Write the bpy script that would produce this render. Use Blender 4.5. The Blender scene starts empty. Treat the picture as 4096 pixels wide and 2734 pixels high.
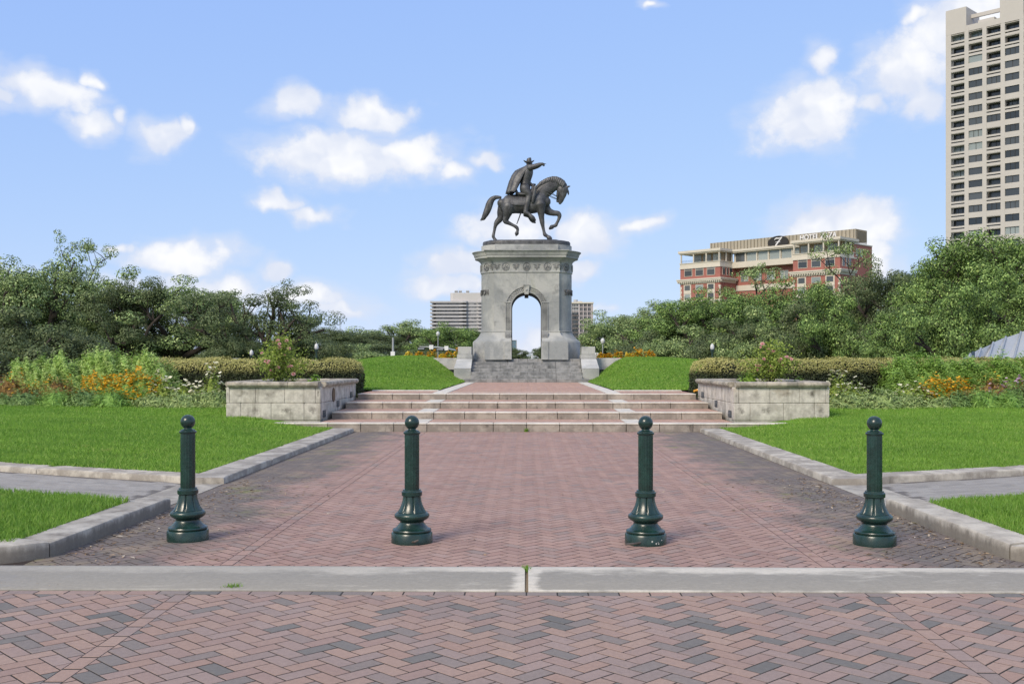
import bpy, bmesh, math, random
import numpy as np
from mathutils import Vector, Matrix
PI = math.pi
S = bpy.context.scene
COL = S.collection
random.seed(7)
RNG = np.random.default_rng(11)

# ------------------------------------------------------------------ camera
EYE, YAW, FPX, U0, V0 = 1.52, 0.01416, 4096.0, 2048.0, 1450.0
cam_d = bpy.data.cameras.new('camera')
cam_d.sensor_width = 36.0
cam_d.lens = 36.0
cam_d.shift_y = 0.0203
cam_d.clip_start = 0.1
cam_d.clip_end = 6000
cam = bpy.data.objects.new('camera', cam_d)
COL.objects.link(cam)
cam.location = (0, 0, EYE)
cam.rotation_euler = (PI/2, 0, YAW)
S.camera = cam
S.cycles.max_bounces = 5
S.cycles.diffuse_bounces = 3
S.cycles.glossy_bounces = 2
S.cycles.transmission_bounces = 3
S.cycles.transparent_max_bounces = 4
S.cycles.use_adaptive_sampling = True
S.cycles.adaptive_threshold = 0.02

# ------------------------------------------------------------------ light
SUN_EL, SUN_AZ = math.radians(38), math.radians(215)     # azimuth clockwise from +Y: behind the camera, to the left
SKY_STRENGTH, CLOUD_STRENGTH, EXPOSURE = 0.12, 0.75, 0.45
sun_d = bpy.data.lights.new('sun', 'SUN')
sun_d.energy = 2.5
sun_d.angle = math.radians(22)
sun_d.color = (1.0, 0.87, 0.70)
sun = bpy.data.objects.new('sun', sun_d)
COL.objects.link(sun)
sd = Vector((math.sin(SUN_AZ)*math.cos(SUN_EL), math.cos(SUN_AZ)*math.cos(SUN_EL), math.sin(SUN_EL)))
sun.rotation_euler = (-sd).to_track_quat('-Z', 'Y').to_euler()
sun.location = (-20, -20, 30)
S.view_settings.view_transform = 'Standard'
S.view_settings.look = 'None'
S.view_settings.gamma = 1.0
S.view_settings.exposure = EXPOSURE
S.view_settings.use_curve_mapping = False

def pix_dir(u, v):
    x = (u-U0)/FPX; z = (V0-v)/FPX
    return Vector((x*math.cos(YAW)-math.sin(YAW), x*math.sin(YAW)+math.cos(YAW), z))
def at(u, v, Y):
    d = pix_dir(u, v); t = Y/d.y
    return Vector((d.x*t, Y, EYE+d.z*t))
def onz(u, v, z):
    d = pix_dir(u, v); t = (z-EYE)/d.z
    return Vector((d.x*t, d.y*t, z))

# ------------------------------------------------------------------ node helpers
class NT:
    def __init__(self, tree):
        self.t = tree; self.n = tree.nodes; self.l = tree.links
    def node(self, typ, **kw):
        n = self.n.new(typ)
        for k, v in kw.items():
            setattr(n, k, v)
        return n
    def put(self, sock, val):
        if val is None: return
        if hasattr(val, 'is_output'): self.l.new(val, sock)
        else:
            if hasattr(sock.default_value, '__len__') and not hasattr(val, '__len__'):
                val = (val,)*len(sock.default_value)
            elif hasattr(sock.default_value, '__len__') and len(sock.default_value) == 4 and len(val) == 3:
                val = (*val, 1)
            sock.default_value = val
    def math(self, op, a, b=None, c=None, clamp=False):
        n = self.node('ShaderNodeMath', operation=op, use_clamp=clamp)
        for i, x in enumerate((a, b, c)):
            if x is not None: self.put(n.inputs[i], x)
        return n.outputs[0]
    def vmath(self, op, a, b=None):
        n = self.node('ShaderNodeVectorMath', operation=op)
        self.put(n.inputs[0], a)
        if b is not None: self.put(n.inputs[1], b)
        return n.outputs['Value'] if op in ('LENGTH', 'DOT_PRODUCT', 'DISTANCE') else n.outputs[0]
    def noise(self, vec, scale, detail=4, rough=0.55, dist=0.0, col=False):
        n = self.node('ShaderNodeTexNoise')
        self.put(n.inputs['Vector'], vec)
        n.inputs['Scale'].default_value = scale
        n.inputs['Detail'].default_value = detail
        n.inputs['Roughness'].default_value = rough
        n.inputs['Distortion'].default_value = dist
        return n.outputs['Color'] if col else n.outputs['Fac']
    def smooth(self, x, lo, hi, a=0.0, b=1.0):
        n = self.node('ShaderNodeMapRange', interpolation_type='SMOOTHSTEP')
        self.put(n.inputs[0], x)
        n.inputs[1].default_value = lo; n.inputs[2].default_value = hi
        n.inputs[3].default_value = a; n.inputs[4].default_value = b
        return n.outputs[0]
    def mix(self, f, a, b, blend='MIX'):
        n = self.node('ShaderNodeMix', data_type='RGBA', blend_type=blend)
        self.put(n.inputs[0], f); self.put(n.inputs[6], a); self.put(n.inputs[7], b)
        return n.outputs[2]
    def ramp(self, x, stops, interp='LINEAR'):
        n = self.node('ShaderNodeValToRGB')
        cr = n.color_ramp; cr.interpolation = interp
        while len(cr.elements) < len(stops): cr.elements.new(0.5)
        for e, (p, c) in zip(cr.elements, stops):
            e.position = p; e.color = (*c, 1)
        self.put(n.inputs[0], x)
        return n.outputs[0]
    def bump(self, h, strength, dist=0.01):
        n = self.node('ShaderNodeBump')
        n.inputs['Strength'].default_value = strength
        n.inputs['Distance'].default_value = dist
        self.put(n.inputs['Height'], h)
        return n.outputs[0]
    def pos(self): return self.node('ShaderNodeNewGeometry').outputs['Position']
    def island(self): return self.node('ShaderNodeNewGeometry').outputs['Random Per Island']
    def obrand(self): return self.node('ShaderNodeObjectInfo').outputs['Random']
    def oco(self): return self.node('ShaderNodeTexCoord').outputs['Object']
    def gen(self): return self.node('ShaderNodeTexCoord').outputs['Generated']
    def sep(self, v):
        n = self.node('ShaderNodeSeparateXYZ'); self.put(n.inputs[0], v)
        return n.outputs
    def comb(self, x, y, z=0.0):
        n = self.node('ShaderNodeCombineXYZ')
        for i, q in enumerate((x, y, z)): self.put(n.inputs[i], q)
        return n.outputs[0]

MATS = {}
def material(name, fn):
    if name in MATS: return MATS[name]
    m = bpy.data.materials.new(name); m.use_nodes = True
    t = NT(m.node_tree)
    b = t.n['Principled BSDF']
    fn(t, b)
    MATS[name] = m
    return m
def setb(t, b, color=None, rough=None, metal=None, normal=None, spec=None):
    if color is not None: t.put(b.inputs['Base Color'], color)
    if rough is not None: t.put(b.inputs['Roughness'], rough)
    if metal is not None: t.put(b.inputs['Metallic'], metal)
    if normal is not None: t.put(b.inputs['Normal'], normal)
    if spec is not None: t.put(b.inputs['Specular IOR Level'], spec)

def simple(name, col, rough=0.7, metal=0.0, var=0.12, scale=3.0, fine=40.0, bump=0.1, spec=0.4):
    def f(t, b):
        p = t.pos()
        n1 = t.noise(p, scale, 5, .6); n2 = t.noise(p, fine, 3, .6)
        s = t.math('MULTIPLY_ADD', n1, var*2, 1-var)
        s2 = t.math('MULTIPLY_ADD', n2, var, 1-var*.5)
        c = t.vmath('MULTIPLY', tuple(col), t.comb(*[t.math('MULTIPLY', s, s2)]*3))
        setb(t, b, c, rough, metal, t.bump(n2, bump, .005) if bump else None, spec)
    return material(name, f)

# ------------------------------------------------------------------ sky
world = bpy.data.worlds.new('World'); S.world = world; world.use_nodes = True
world.cycles.sampling_method = 'MANUAL'; world.cycles.sample_map_resolution = 512
def build_sky():
    t = NT(world.node_tree)
    for n in list(t.n): t.n.remove(n)
    out = t.node('ShaderNodeOutputWorld')
    sky = t.node('ShaderNodeTexSky')
    sky.sky_type = 'NISHITA'; sky.sun_disc = False
    sky.sun_elevation = SUN_EL; sky.sun_rotation = SUN_AZ
    sky.air_density = 1.0; sky.dust_density = 0.0; sky.ozone_density = 4.0
    bg1 = t.node('ShaderNodeBackground'); bg1.inputs[1].default_value = SKY_STRENGTH
    # a long tonal scale pressed together, as in the photograph's processing: the same curve over the whole dome
    sr = t.node('ShaderNodeSeparateColor'); t.l.new(sky.outputs[0], sr.inputs[0])
    ch = [t.math('MULTIPLY', t.math('POWER', t.math('MULTIPLY', sr.outputs[i], .15), g), k_/SKY_STRENGTH)
          for i, (g, k_) in enumerate(((.37, .459), (.30, .53), (.08, .728)))]
    t.l.new(t.comb(*ch), bg1.inputs[0])
    d = t.node('ShaderNodeTexCoord').outputs['Generated']
    x, y, z = t.sep(t.vmath('NORMALIZE', d))
    az = t.math('ARCTAN2', x, y)
    el = t.math('ARCSINE', z)
    q = t.comb(az, el, 0)
    w = t.noise(q, 9.0, 3, .6, col=True)
    w2 = t.noise(q, 32.0, 2, .6, col=True)
    sc = t.node('ShaderNodeVectorMath', operation='MULTIPLY_ADD')
    t.put(sc.inputs[0], w); sc.inputs[1].default_value = (.085, .06, 0); sc.inputs[2].default_value = (-.0425, -.03, 0)
    sc2 = t.node('ShaderNodeVectorMath', operation='MULTIPLY_ADD')
    t.put(sc2.inputs[0], w2); sc2.inputs[1].default_value = (.028, .02, 0); sc2.inputs[2].default_value = (-.014, -.01, 0)
    qw = t.vmath('ADD', t.vmath('ADD', q, sc.outputs[0]), sc2.outputs[0])
    # the cumulus groups in view: centre and half-size on a 2349 px wide picture, density
    C = [(5,190,45,52,1),(125,210,95,45,1),(195,272,62,36,.8),(200,182,28,30,.6),(265,258,24,20,.5),
         (372,300,68,50,1),(432,280,30,34,.6),(672,232,62,34,.65),
         (785,365,170,72,1.4),(850,258,105,44,1.4),(935,358,105,52,1.2),(1035,392,48,30,.7),(1108,362,55,22,.45),
         (640,478,58,24,.9),(718,502,62,20,.8),(410,582,140,34,1),(290,563,30,12,.5),
         (440,655,190,46,.8),(618,615,42,28,.8),(700,680,125,38,.6),(800,705,70,22,.4),
         (1170,530,115,62,1.2),(1335,540,85,58,1.2),(1455,522,56,26,.9),(1045,612,70,36,1),(1040,655,100,26,.6),
         (1215,795,90,50,1),(1335,622,36,22,.7),(1850,265,120,78,1.3),(1872,138,46,34,.55),(2080,175,120,88,1),
         (2230,60,160,95,1.3),(2100,30,45,32,.6),(1995,258,56,32,.6),(2120,240,60,50,.6),
         (1925,535,150,72,1.5),(2000,605,66,60,1),(1505,-8,36,8,.5),(20,610,60,20,.4),(1330,690,60,16,.35)]
    m = None
    k = 4096/2349
    for (cx, cy, rx, ry, s) in C:
        dd = pix_dir(cx*k, cy*k).normalized()
        a0 = math.atan2(dd.x, dd.y); e0 = math.asin(dd.z)
        cs = math.cos(a0 + YAW)
        ra = rx*k/4096*cs*cs*1.12; re = ry*k/4096*cs*1.08
        v = t.vmath('MULTIPLY', t.vmath('SUBTRACT', qw, (a0, e0, 0)), (1/ra, 1/re, 0))
        e = t.math('MULTIPLY', t.math('SUBTRACT', 1.08, t.vmath('LENGTH', v)), .60+.45*s)
        m = e if m is None else t.math('MAXIMUM', m, e)
    # fair-weather cumulus over the rest of the sky
    gn = t.noise(t.vmath('MULTIPLY', d, (1, 1, 2.2)), 2.6, 3, .5)
    gen = t.math('MULTIPLY', t.math('SUBTRACT', gn, .46), 5.0)
    off = t.math('MAXIMUM', t.smooth(t.math('ABSOLUTE', t.math('ADD', az, YAW)), .50, .62), t.smooth(el, .36, .46))
    gen = t.math('MULTIPLY_ADD', off, t.math('ADD', gen, 3.0), -3.0)
    m = t.math('MAXIMUM', m, gen)
    f = t.noise(q, 26.0, 5, .62)
    f2 = t.noise(q, 70.0, 3, .6)
    dens = t.math('ADD', m, t.math('MULTIPLY', t.math('SUBTRACT', f, .5), 1.25))
    dens = t.math('ADD', dens, t.math('MULTIPLY', t.math('SUBTRACT', f2, .5), .25))
    veil = t.smooth(t.math('ADD', m, t.math('MULTIPLY', t.math('SUBTRACT', t.noise(t.vmath('MULTIPLY', q, (1, 2.2, 1)), 14.0, 4, .6), .5), 1.6)), -.35, .65, 0, .60)
    alpha = t.math('MAXIMUM', t.smooth(dens, -.04, .60, 0, .97), veil)
    shade = t.noise(qw, 16.0, 3, .55)
    core = t.math('MULTIPLY', t.smooth(dens, .15, .9), t.smooth(shade, .32, .62))
    ccol = t.mix(core, (.72, .775, .91), (1.0, 1.0, 1.01))
    bg2 = t.node('ShaderNodeBackground'); bg2.inputs[1].default_value = CLOUD_STRENGTH
    t.l.new(ccol, bg2.inputs[0])
    mx = t.node('ShaderNodeMixShader')
    t.l.new(alpha, mx.inputs[0]); t.l.new(bg1.outputs[0], mx.inputs[1]); t.l.new(bg2.outputs[0], mx.inputs[2])
    t.l.new(mx.outputs[0], out.inputs[0])
build_sky()

# ------------------------------------------------------------------ mesh helpers
def tag(o, label=None, cat=None, group=None, kind=None):
    if label: o['label'] = label
    if cat: o['category'] = cat
    if group: o['group'] = group
    if kind: o['kind'] = kind
    return o
def link(o, parent=None):
    COL.objects.link(o)
    if parent is not None: o.parent = parent
    return o
def empty(name, loc=(0, 0, 0), rz=0.0):
    o = bpy.data.objects.new(name, None); o.empty_display_size = .2
    o.location = loc; o.rotation_euler = (0, 0, rz)
    COL.objects.link(o)
    return o
def mesh_np(name, V, F, mat=None, smooth=False):
    """V (N,3); F (M,k) with k 3 or 4"""
    V = np.asarray(V, dtype=np.float32); F = np.asarray(F, dtype=np.int32)
    me = bpy.data.meshes.new(name)
    me.vertices.add(len(V)); me.vertices.foreach_set('co', V.ravel())
    k = F.shape[1]
    me.loops.add(F.size); me.loops.foreach_set('vertex_index', F.ravel())
    me.polygons.add(len(F))
    me.polygons.foreach_set('loop_start', np.arange(0, F.size, k, dtype=np.int32))
    me.polygons.foreach_set('loop_total', np.full(len(F), k, dtype=np.int32))
    if smooth: me.polygons.foreach_set('use_smooth', np.ones(len(F), dtype=bool))
    me.update(calc_edges=True)
    if mat: me.materials.append(mat)
    return me
class MB:
    def __init__(self): self.v = []; self.f = []
    def add(self, vs, fs):
        o = len(self.v); self.v.extend([tuple(p) for p in vs]); self.f.extend([tuple(i+o for i in f) for f in fs]); return self
    def box(self, x0, x1, y0, y1, z0, z1):
        return self.add([(x0,y0,z0),(x1,y0,z0),(x1,y1,z0),(x0,y1,z0),(x0,y0,z1),(x1,y0,z1),(x1,y1,z1),(x0,y1,z1)],
                        [(3,2,1,0),(4,5,6,7),(0,1,5,4),(1,2,6,5),(2,3,7,6),(3,0,4,7)])
    def cbox(self, x0, x1, y0, y1, z0, z1, c=.01):
        """box with chamfered edges"""
        vs = []
        for z, i in ((z0, c), (z0+c, 0), (z1-c, 0), (z1, c)):
            a, b_, p, q = x0+i, x1-i, y0+i, y1-i
            k = c*.6 if i == 0 else c*.3
            vs += [(a+k,p,z),(b_-k,p,z),(b_,p+k,z),(b_,q-k,z),(b_-k,q,z),(a+k,q,z),(a,q-k,z),(a,p+k,z)]
        return self.loft_raw(vs, 4, 8)
    def loft_raw(self, vs, rows, n, caps=True, closed=True):
        fs = []
        for r in range(rows-1):
            for i in range(n if closed else n-1):
                j = (i+1) % n
                fs.append((r*n+i, r*n+j, (r+1)*n+j, (r+1)*n+i))
        if caps:
            fs.append(tuple(range(n-1, -1, -1))); fs.append(tuple(range((rows-1)*n, rows*n)))
        return self.add(vs, fs)
    def tube(self, pts, rads, n=8, caps=True):
        pts = [Vector(p) for p in pts]; vs = []
        prev = None
        for i, p in enumerate(pts):
            d = (pts[min(i+1, len(pts)-1)]-pts[max(i-1, 0)])
            d = d.normalized() if d.length > 1e-9 else Vector((0, 0, 1))
            a = prev if prev is not None else (Vector((1, 0, 0)) if abs(d.x) < .9 else Vector((0, 1, 0)))
            a = (a - d*a.dot(d)).normalized(); b = d.cross(a); prev = a
            r = rads[i] if hasattr(rads, '__len__') else rads
            for k in range(n):
                th = 2*PI*k/n
                vs.append(p + a*(r*math.cos(th)) + b*(r*math.sin(th)))
        return self.loft_raw(vs, len(pts), n, caps)
    def lathe(self, prof, n=24, c=(0, 0, 0), rad=None):
        """prof list of (r,z); rad(theta,i) multiplies the radius"""
        vs = []
        for i, (r, z) in enumerate(prof):
            for k in range(n):
                th = 2*PI*k/n
                rr = r*(rad(th, i) if rad else 1)
                vs.append((c[0]+rr*math.cos(th), c[1]+rr*math.sin(th), c[2]+z))
        return self.loft_raw(vs, len(prof), n)
    def prism(self, poly, z0, z1):
        n = len(poly)
        return self.loft_raw([(x, y, z0) for x, y in poly]+[(x, y, z1) for x, y in poly], 2, n)
    def data(self, name, mat=None, smooth=False):
        me = bpy.data.meshes.new(name)
        me.from_pydata(self.v, [], self.f)
        if mat: me.materials.append(mat)
        if smooth: me.polygons.foreach_set('use_smooth', [True]*len(me.polygons))
        me.update()
        return me
    def build(self, name, mat=None, parent=None, smooth=False, auto=None):
        o = link(bpy.data.objects.new(name, self.data(name, mat, smooth or auto is not None)), parent)
        if auto is not None: sharp(o.data, auto)
        return o
def sharp(me, deg):
    me.polygons.foreach_set('use_smooth', [True]*len(me.polygons))
    bm = bmesh.new(); bm.from_mesh(me)
    bmesh.ops.remove_doubles(bm, verts=bm.verts, dist=1e-5)
    bmesh.ops.recalc_face_normals(bm, faces=bm.faces)
    a = math.radians(deg)
    for e in bm.edges:
        if len(e.link_faces) == 2 and e.calc_face_angle(0) > a: e.smooth = False
    bm.to_mesh(me); bm.free(); me.update()
def mobj(name, me, parent=None, loc=None, rz=0.0):
    o = link(bpy.data.objects.new(name, me), parent)
    if loc is not None: o.location = loc
    if rz: o.rotation_euler = (0, 0, rz)
    return o
def struct(o): o['kind'] = 'structure'; return o
def copy_tree(o, parent=None):
    c = o.copy(); COL.objects.link(c); c.parent = parent
    for ch in list(o.children): copy_tree(ch, c)
    return c
def evaluated(o):
    dg = bpy.context.evaluated_depsgraph_get()
    return bpy.data.meshes.new_from_object(o.evaluated_get(dg))
def text_mesh(s, size, depth, mat=None):
    cu = bpy.data.curves.new('text', 'FONT'); cu.body = s; cu.size = size; cu.extrude = depth
    cu.resolution_u = 3; cu.align_x = 'CENTER'
    o = bpy.data.objects.new('text', cu); COL.objects.link(o)
    bpy.context.view_layer.update()
    me = evaluated(o)
    bpy.data.objects.remove(o); bpy.data.curves.remove(cu)
    me.materials.clear()
    if mat: me.materials.append(mat)
    return me
def sstep(a, b, x):
    x = np.clip((np.asarray(x, dtype=float)-a)/(b-a), 0, 1)
    return x*x*(3-2*x)

# ================================================================== materials of the ground
def brick_mat(name, src, stops, grime, lichen=0.0):
    def f(t, b):
        r = t.obrand() if src == 'object' else t.island()
        p = t.pos()
        base = t.ramp(r, stops)
        big = t.noise(p, .9, 4, .6)
        fine = t.noise(p, 220, 3, .7); mid = t.noise(p, 38, 4, .6)
        s = t.math('MULTIPLY', t.math('MULTIPLY_ADD', fine, .9, .55), t.math('MULTIPLY_ADD', mid, .5, .75))
        s = t.math('MULTIPLY', s, t.math('MULTIPLY_ADD', big, .36, .82))
        c = t.vmath('MULTIPLY', base, t.comb(s, s, s))
        if grime:
            x, y, z = t.sep(p)
            ax = t.math('ABSOLUTE', x)
            g = t.noise(p, 1.3, 6, .68)
            edge = t.math('ADD', t.smooth(ax, 1.6, 3.7, 0, .78), t.math('MULTIPLY', t.math('SUBTRACT', g, .5), 1.5))
            edge = t.smooth(edge, .22, .70, 0, .86)
            c = t.mix(edge, c, t.mix(mid, (.085, .082, .078), (.17, .16, .148)))
            tan = t.smooth(t.math('MULTIPLY', t.noise(p, 2.1, 6, .7), t.smooth(ax, .9, 3.2, .55, 1)), .47, .64, 0, .55)
            c = t.mix(tan, c, (.29, .235, .165))
            if lichen:
                gm = t.math('MULTIPLY', t.smooth(t.noise(p, 1.1, 7, .72), .56, .70, 0, lichen), t.smooth(ax, 1.9, 2.9))
                c = t.mix(gm, c, (.20, .215, .07))
        setb(t, b, c, .86, 0, t.bump(t.math('ADD', fine, t.math('MULTIPLY', mid, .8)), .5, .003), .25)
    return material(name, f)
NEAR = [(0, (.318, .216, .175)), (.2, (.35, .25, .203)), (.4, (.30, .21, .178)), (.55, (.312, .235, .207)), (.70, (.265, .208, .186)),
        (.84, (.228, .194, .176)), (.94, (.182, .168, .155)), (1, (.15, .145, .136))]
MIDC = [(0, (.335, .215, .178)), (.3, (.37, .25, .208)), (.6, (.305, .197, .166)), (.85, (.35, .245, .21)), (1, (.265, .205, .182))]
GREYC = [(0, (.275, .26, .24)), (.4, (.32, .305, .28)), (.8, (.29, .275, .255)), (1, (.25, .24, .22))]
M_near_o = brick_mat('paver_near', 'object', NEAR, False); M_near_i = brick_mat('paver_near_joined', 'island', NEAR, False)
M_mid_o = brick_mat('paver_red', 'object', MIDC, True, .8); M_mid_i = brick_mat('paver_red_joined', 'island', MIDC, True, .8)
M_up_i = brick_mat('paver_terrace', 'island', [(0, (.40, .25, .19)), (.5, (.45, .30, .235)), (1, (.35, .225, .18))], False)
M_grey_i = brick_mat('paver_grey', 'island', GREYC, False)
M_joint = simple('joint_dirt', (.034, .029, .025), .95, var=.35, scale=6, fine=120)
M_joint2 = simple('joint_sand', (.036, .026, .022), .95, var=.3, scale=4, fine=120)

M_grey_bed = simple('grey_path_joint', (.13, .12, .11), .95, var=.3, scale=6, fine=120)
def concrete_mat(name, light, dark, scale=2.2, lo=.42, hi=.62, stain=.0):
    def f(t, b):
        p = t.pos()
        n = t.noise(p, scale, 7, .66); fine = t.noise(p, 150, 3, .7); sp = t.noise(p, 33, 5, .65)
        k = t.smooth(n, lo, hi)
        c = t.mix(k, dark, light)
        s = t.math('MULTIPLY', t.math('MULTIPLY_ADD', fine, .5, .75), t.math('MULTIPLY_ADD', sp, .4, .8))
        c = t.vmath('MULTIPLY', c, t.comb(s, s, s))
        if stain:
            st = t.smooth(t.noise(t.vmath('MULTIPLY', p, (1, 1, .35)), 4.5, 7, .7), .55, .72, 0, stain)
            c = t.mix(st, c, tuple(q*.28 for q in dark))
        setb(t, b, c, .9, 0, t.bump(t.math('ADD', fine, sp), .35, .004), .25)
    return material(name, f)
def strip_mat(t, b):
    p = t.pos(); x, y, z = t.sep(p)
    n = t.noise(t.vmath('MULTIPLY', p, (.7, 1.6, 1)), 2.6, 7, .68); fine = t.noise(p, 170, 3, .7); sp = t.noise(p, 30, 5, .65)
    # bare pale cement along the back edge, the front lip and by the joint; grey broom-worn middle
    k = t.math('ADD', t.smooth(y, 7.16, 7.50, 0, .80), t.smooth(y, 6.85, 6.81, 0, .45))
    k = t.math('ADD', k, t.smooth(t.math('ABSOLUTE', x), .14, .03, 0, .7))
    k = t.smooth(t.math('ADD', k, t.math('MULTIPLY', t.math('SUBTRACT', n, .5), 2.6)), .10, .80)
    k = t.math('MULTIPLY', k, t.smooth(x, -2.2, .2, .35, 1))
    c = t.mix(k, (.275, .26, .225), (.55, .515, .44))
    dk = t.smooth(t.math('ADD', t.smooth(t.math('ABSOLUTE', x), 2.0, 4.0, 0, .45), t.math('MULTIPLY', t.math('SUBTRACT', n, .5), 1.4)), .3, .62, 0, .55)
    c = t.mix(dk, c, (.24, .235, .225))
    s = t.math('MULTIPLY', t.math('MULTIPLY_ADD', fine, .5, .75), t.math('MULTIPLY_ADD', sp, .45, .78))
    c = t.vmath('MULTIPLY', c, t.comb(s, s, s))
    setb(t, b, c, .9, 0, t.bump(t.math('ADD', fine, sp), .35, .004), .25)
M_strip = material('strip_cement', strip_mat)
def kerb_mat(t, b):
    p = t.pos(); x, y, z = t.sep(p)
    n = t.noise(p, 3.0, 7, .66); fine = t.noise(p, 150, 3, .7); sp = t.noise(p, 33, 5, .65)
    c = t.mix(t.smooth(n, .36, .66), (.33, .305, .265), (.50, .47, .405))
    streak = t.noise(t.vmath('MULTIPLY', p, (9, 9, 1.2)), 1.0, 5, .65)
    wet = t.math('ADD', t.math('MULTIPLY', t.math('SUBTRACT', streak, .5), .16), t.math('MULTIPLY', t.math('SUBTRACT', n, .5), .10))
    soil = t.smooth(t.math('ADD', z, wet), .135, .06, 0, .80)            # rain-splashed soil and soot
    c = t.mix(soil, c, t.mix(streak, (.10, .088, .072), (.21, .19, .16)))
    s = t.math('MULTIPLY', t.math('MULTIPLY_ADD', fine, .5, .75), t.math('MULTIPLY_ADD', sp, .45, .78))
    setb(t, b, t.vmath('MULTIPLY', c, t.comb(s, s, s)), .9, 0, t.bump(t.math('ADD', fine, sp), .35, .004), .25)
M_kerb = material('kerb_concrete', kerb_mat)
M_kerb2 = concrete_mat('kerb_concrete_low', (.47, .44, .38), (.29, .265, .23), 3.0, stain=.55)
M_flush = concrete_mat('flush_concrete', (.42, .395, .34), (.27, .25, .22), 3.0)
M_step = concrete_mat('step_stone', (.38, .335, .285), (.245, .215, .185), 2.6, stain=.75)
M_steplit = concrete_mat('pale_slab', (.66, .62, .54), (.52, .49, .43), 2.6)  # real pale paving slabs, and the painted lit edge of the nosings
def planter_mat(t, b):
    g = t.gen(); p = t.pos(); r = t.obrand()
    gx, gy, gz = t.sep(g)
    n = t.noise(p, 3.2, 7, .68); fine = t.noise(p, 140, 3, .7); sp = t.noise(p, 22, 5, .65)
    c = t.mix(t.smooth(n, .36, .64), (.39, .367, .325), (.60, .57, .51))
    c = t.mix(t.smooth(t.noise(p, 1.7, 6, .7), .54, .70, 0, .5), c, (.42, .345, .255))
    # damp soot blots in the middle of some blocks
    dx = t.math('MULTIPLY', t.math('SUBTRACT', gx, .5), 2.4); dz = t.math('MULTIPLY', t.math('SUBTRACT', gz, .58), 2.3)
    dy = t.math('MULTIPLY', t.math('SUBTRACT', gy, .5), 1.2)
    rad = t.math('SQRT', t.math('ADD', t.math('MULTIPLY', dx, dx), t.math('ADD', t.math('MULTIPLY', dz, dz), t.math('MULTIPLY', dy, dy))))
    bl = t.math('ADD', t.math('SUBTRACT', .85, rad), t.math('MULTIPLY', t.math('SUBTRACT', t.noise(p, 5, 6, .7), .5), 1.3))
    bl = t.math('MULTIPLY', t.smooth(bl, .0, .50, 0, .95), t.smooth(r, .35, .6, .15, 1))
    run = t.noise(t.vmath('MULTIPLY', p, (6, 6, .8)), 1.0, 5, .65)
    c = t.mix(t.smooth(run, .54, .70, 0, .5), c, (.20, .18, .145))
    c = t.mix(bl, c, (.09, .082, .07))
    x, y, z = t.sep(p)
    low = t.smooth(t.math('ADD', z, t.math('MULTIPLY', t.math('SUBTRACT', n, .5), .5)), .42, .18, 0, .55)
    c = t.mix(low, c, (.22, .21, .18))
    s = t.math('MULTIPLY', t.math('MULTIPLY_ADD', fine, .4, .8), t.math('MULTIPLY_ADD', sp, .4, .8))
    c = t.vmath('MULTIPLY', c, t.comb(s, s, s))
    setb(t, b, c, .9, 0, t.bump(t.math('ADD', fine, sp), .35, .006), .25)
M_planter = material('limestone_block', planter_mat)
M_coping = concrete_mat('limestone_coping', (.44, .40, .33), (.24, .22, .18), 4.0, stain=.6)
M_soil = simple('soil', (.055, .04, .03), .95, var=.4, scale=5, fine=60, bump=.6)
M_groundg = simple('far_grass', (.075, .12, .035), .95, var=.4, scale=.15, fine=4, bump=0)
def turf_mat(t, b):
    p = t.pos()
    n = t.noise(p, .8, 5, .6); f = t.noise(p, 60, 4, .7)
    c = t.mix(t.smooth(n, .3, .7), (.11, .23, .025), (.165, .32, .04))
    s = t.math('MULTIPLY_ADD', f, .9, .5)
    setb(t, b, t.vmath('MULTIPLY', c, t.comb(s, s, s)), .95, 0, t.bump(f, .8, .02), .1)
M_turf = material('turf', turf_mat)
def blade_mat(t, b):
    p = t.pos(); r = t.island()
    n = t.noise(p, .7, 4, .6)
    c = t.ramp(r, [(0, (.13, .26, .03)), (.4, (.205, .375, .05)), (.8, (.28, .465, .075)), (1, (.42, .50, .15))])
    c = t.mix(t.smooth(n, .35, .7, 0, .45), c, (.24, .42, .06))
    x, y, z = t.sep(p)
    mow = t.math('SINE', t.math('MULTIPLY', t.math('ADD', y, t.math('MULTIPLY', x, .25)), 6.0))
    c = t.mix(t.smooth(mow, -.5, .5, .0, .22), c, (.12, .25, .035))
    c = t.mix(t.smooth(t.noise(p, 2.6, 5, .7), .58, .74, 0, .55), c, (.42, .40, .15))
    c = t.mix(t.smooth(t.noise(p, .33, 4, .6), .42, .62, 0, .4), c, (.13, .27, .04))
    setb(t, b, c, .55, 0, None, .3)
    tr = t.node('ShaderNodeBsdfTranslucent'); t.put(tr.inputs[0], c)
    mx = t.node('ShaderNodeMixShader'); mx.inputs[0].default_value = .35
    out = t.n['Material Output']
    t.l.new(b.outputs[0], mx.inputs[1]); t.l.new(tr.outputs[0], mx.inputs[2]); t.l.new(mx.outputs[0], out.inputs[0])
M_blade = material('grass_blade', blade_mat)

# ================================================================== ground
mb = MB(); R = 2500
pts = [(R*math.cos(a*PI/24), R*math.sin(a*PI/24)) for a in range(48)]
mb.add([(x, y, -.06) for x, y in pts], [tuple(range(48))])
struct(mb.build('ground', M_groundg))

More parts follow.
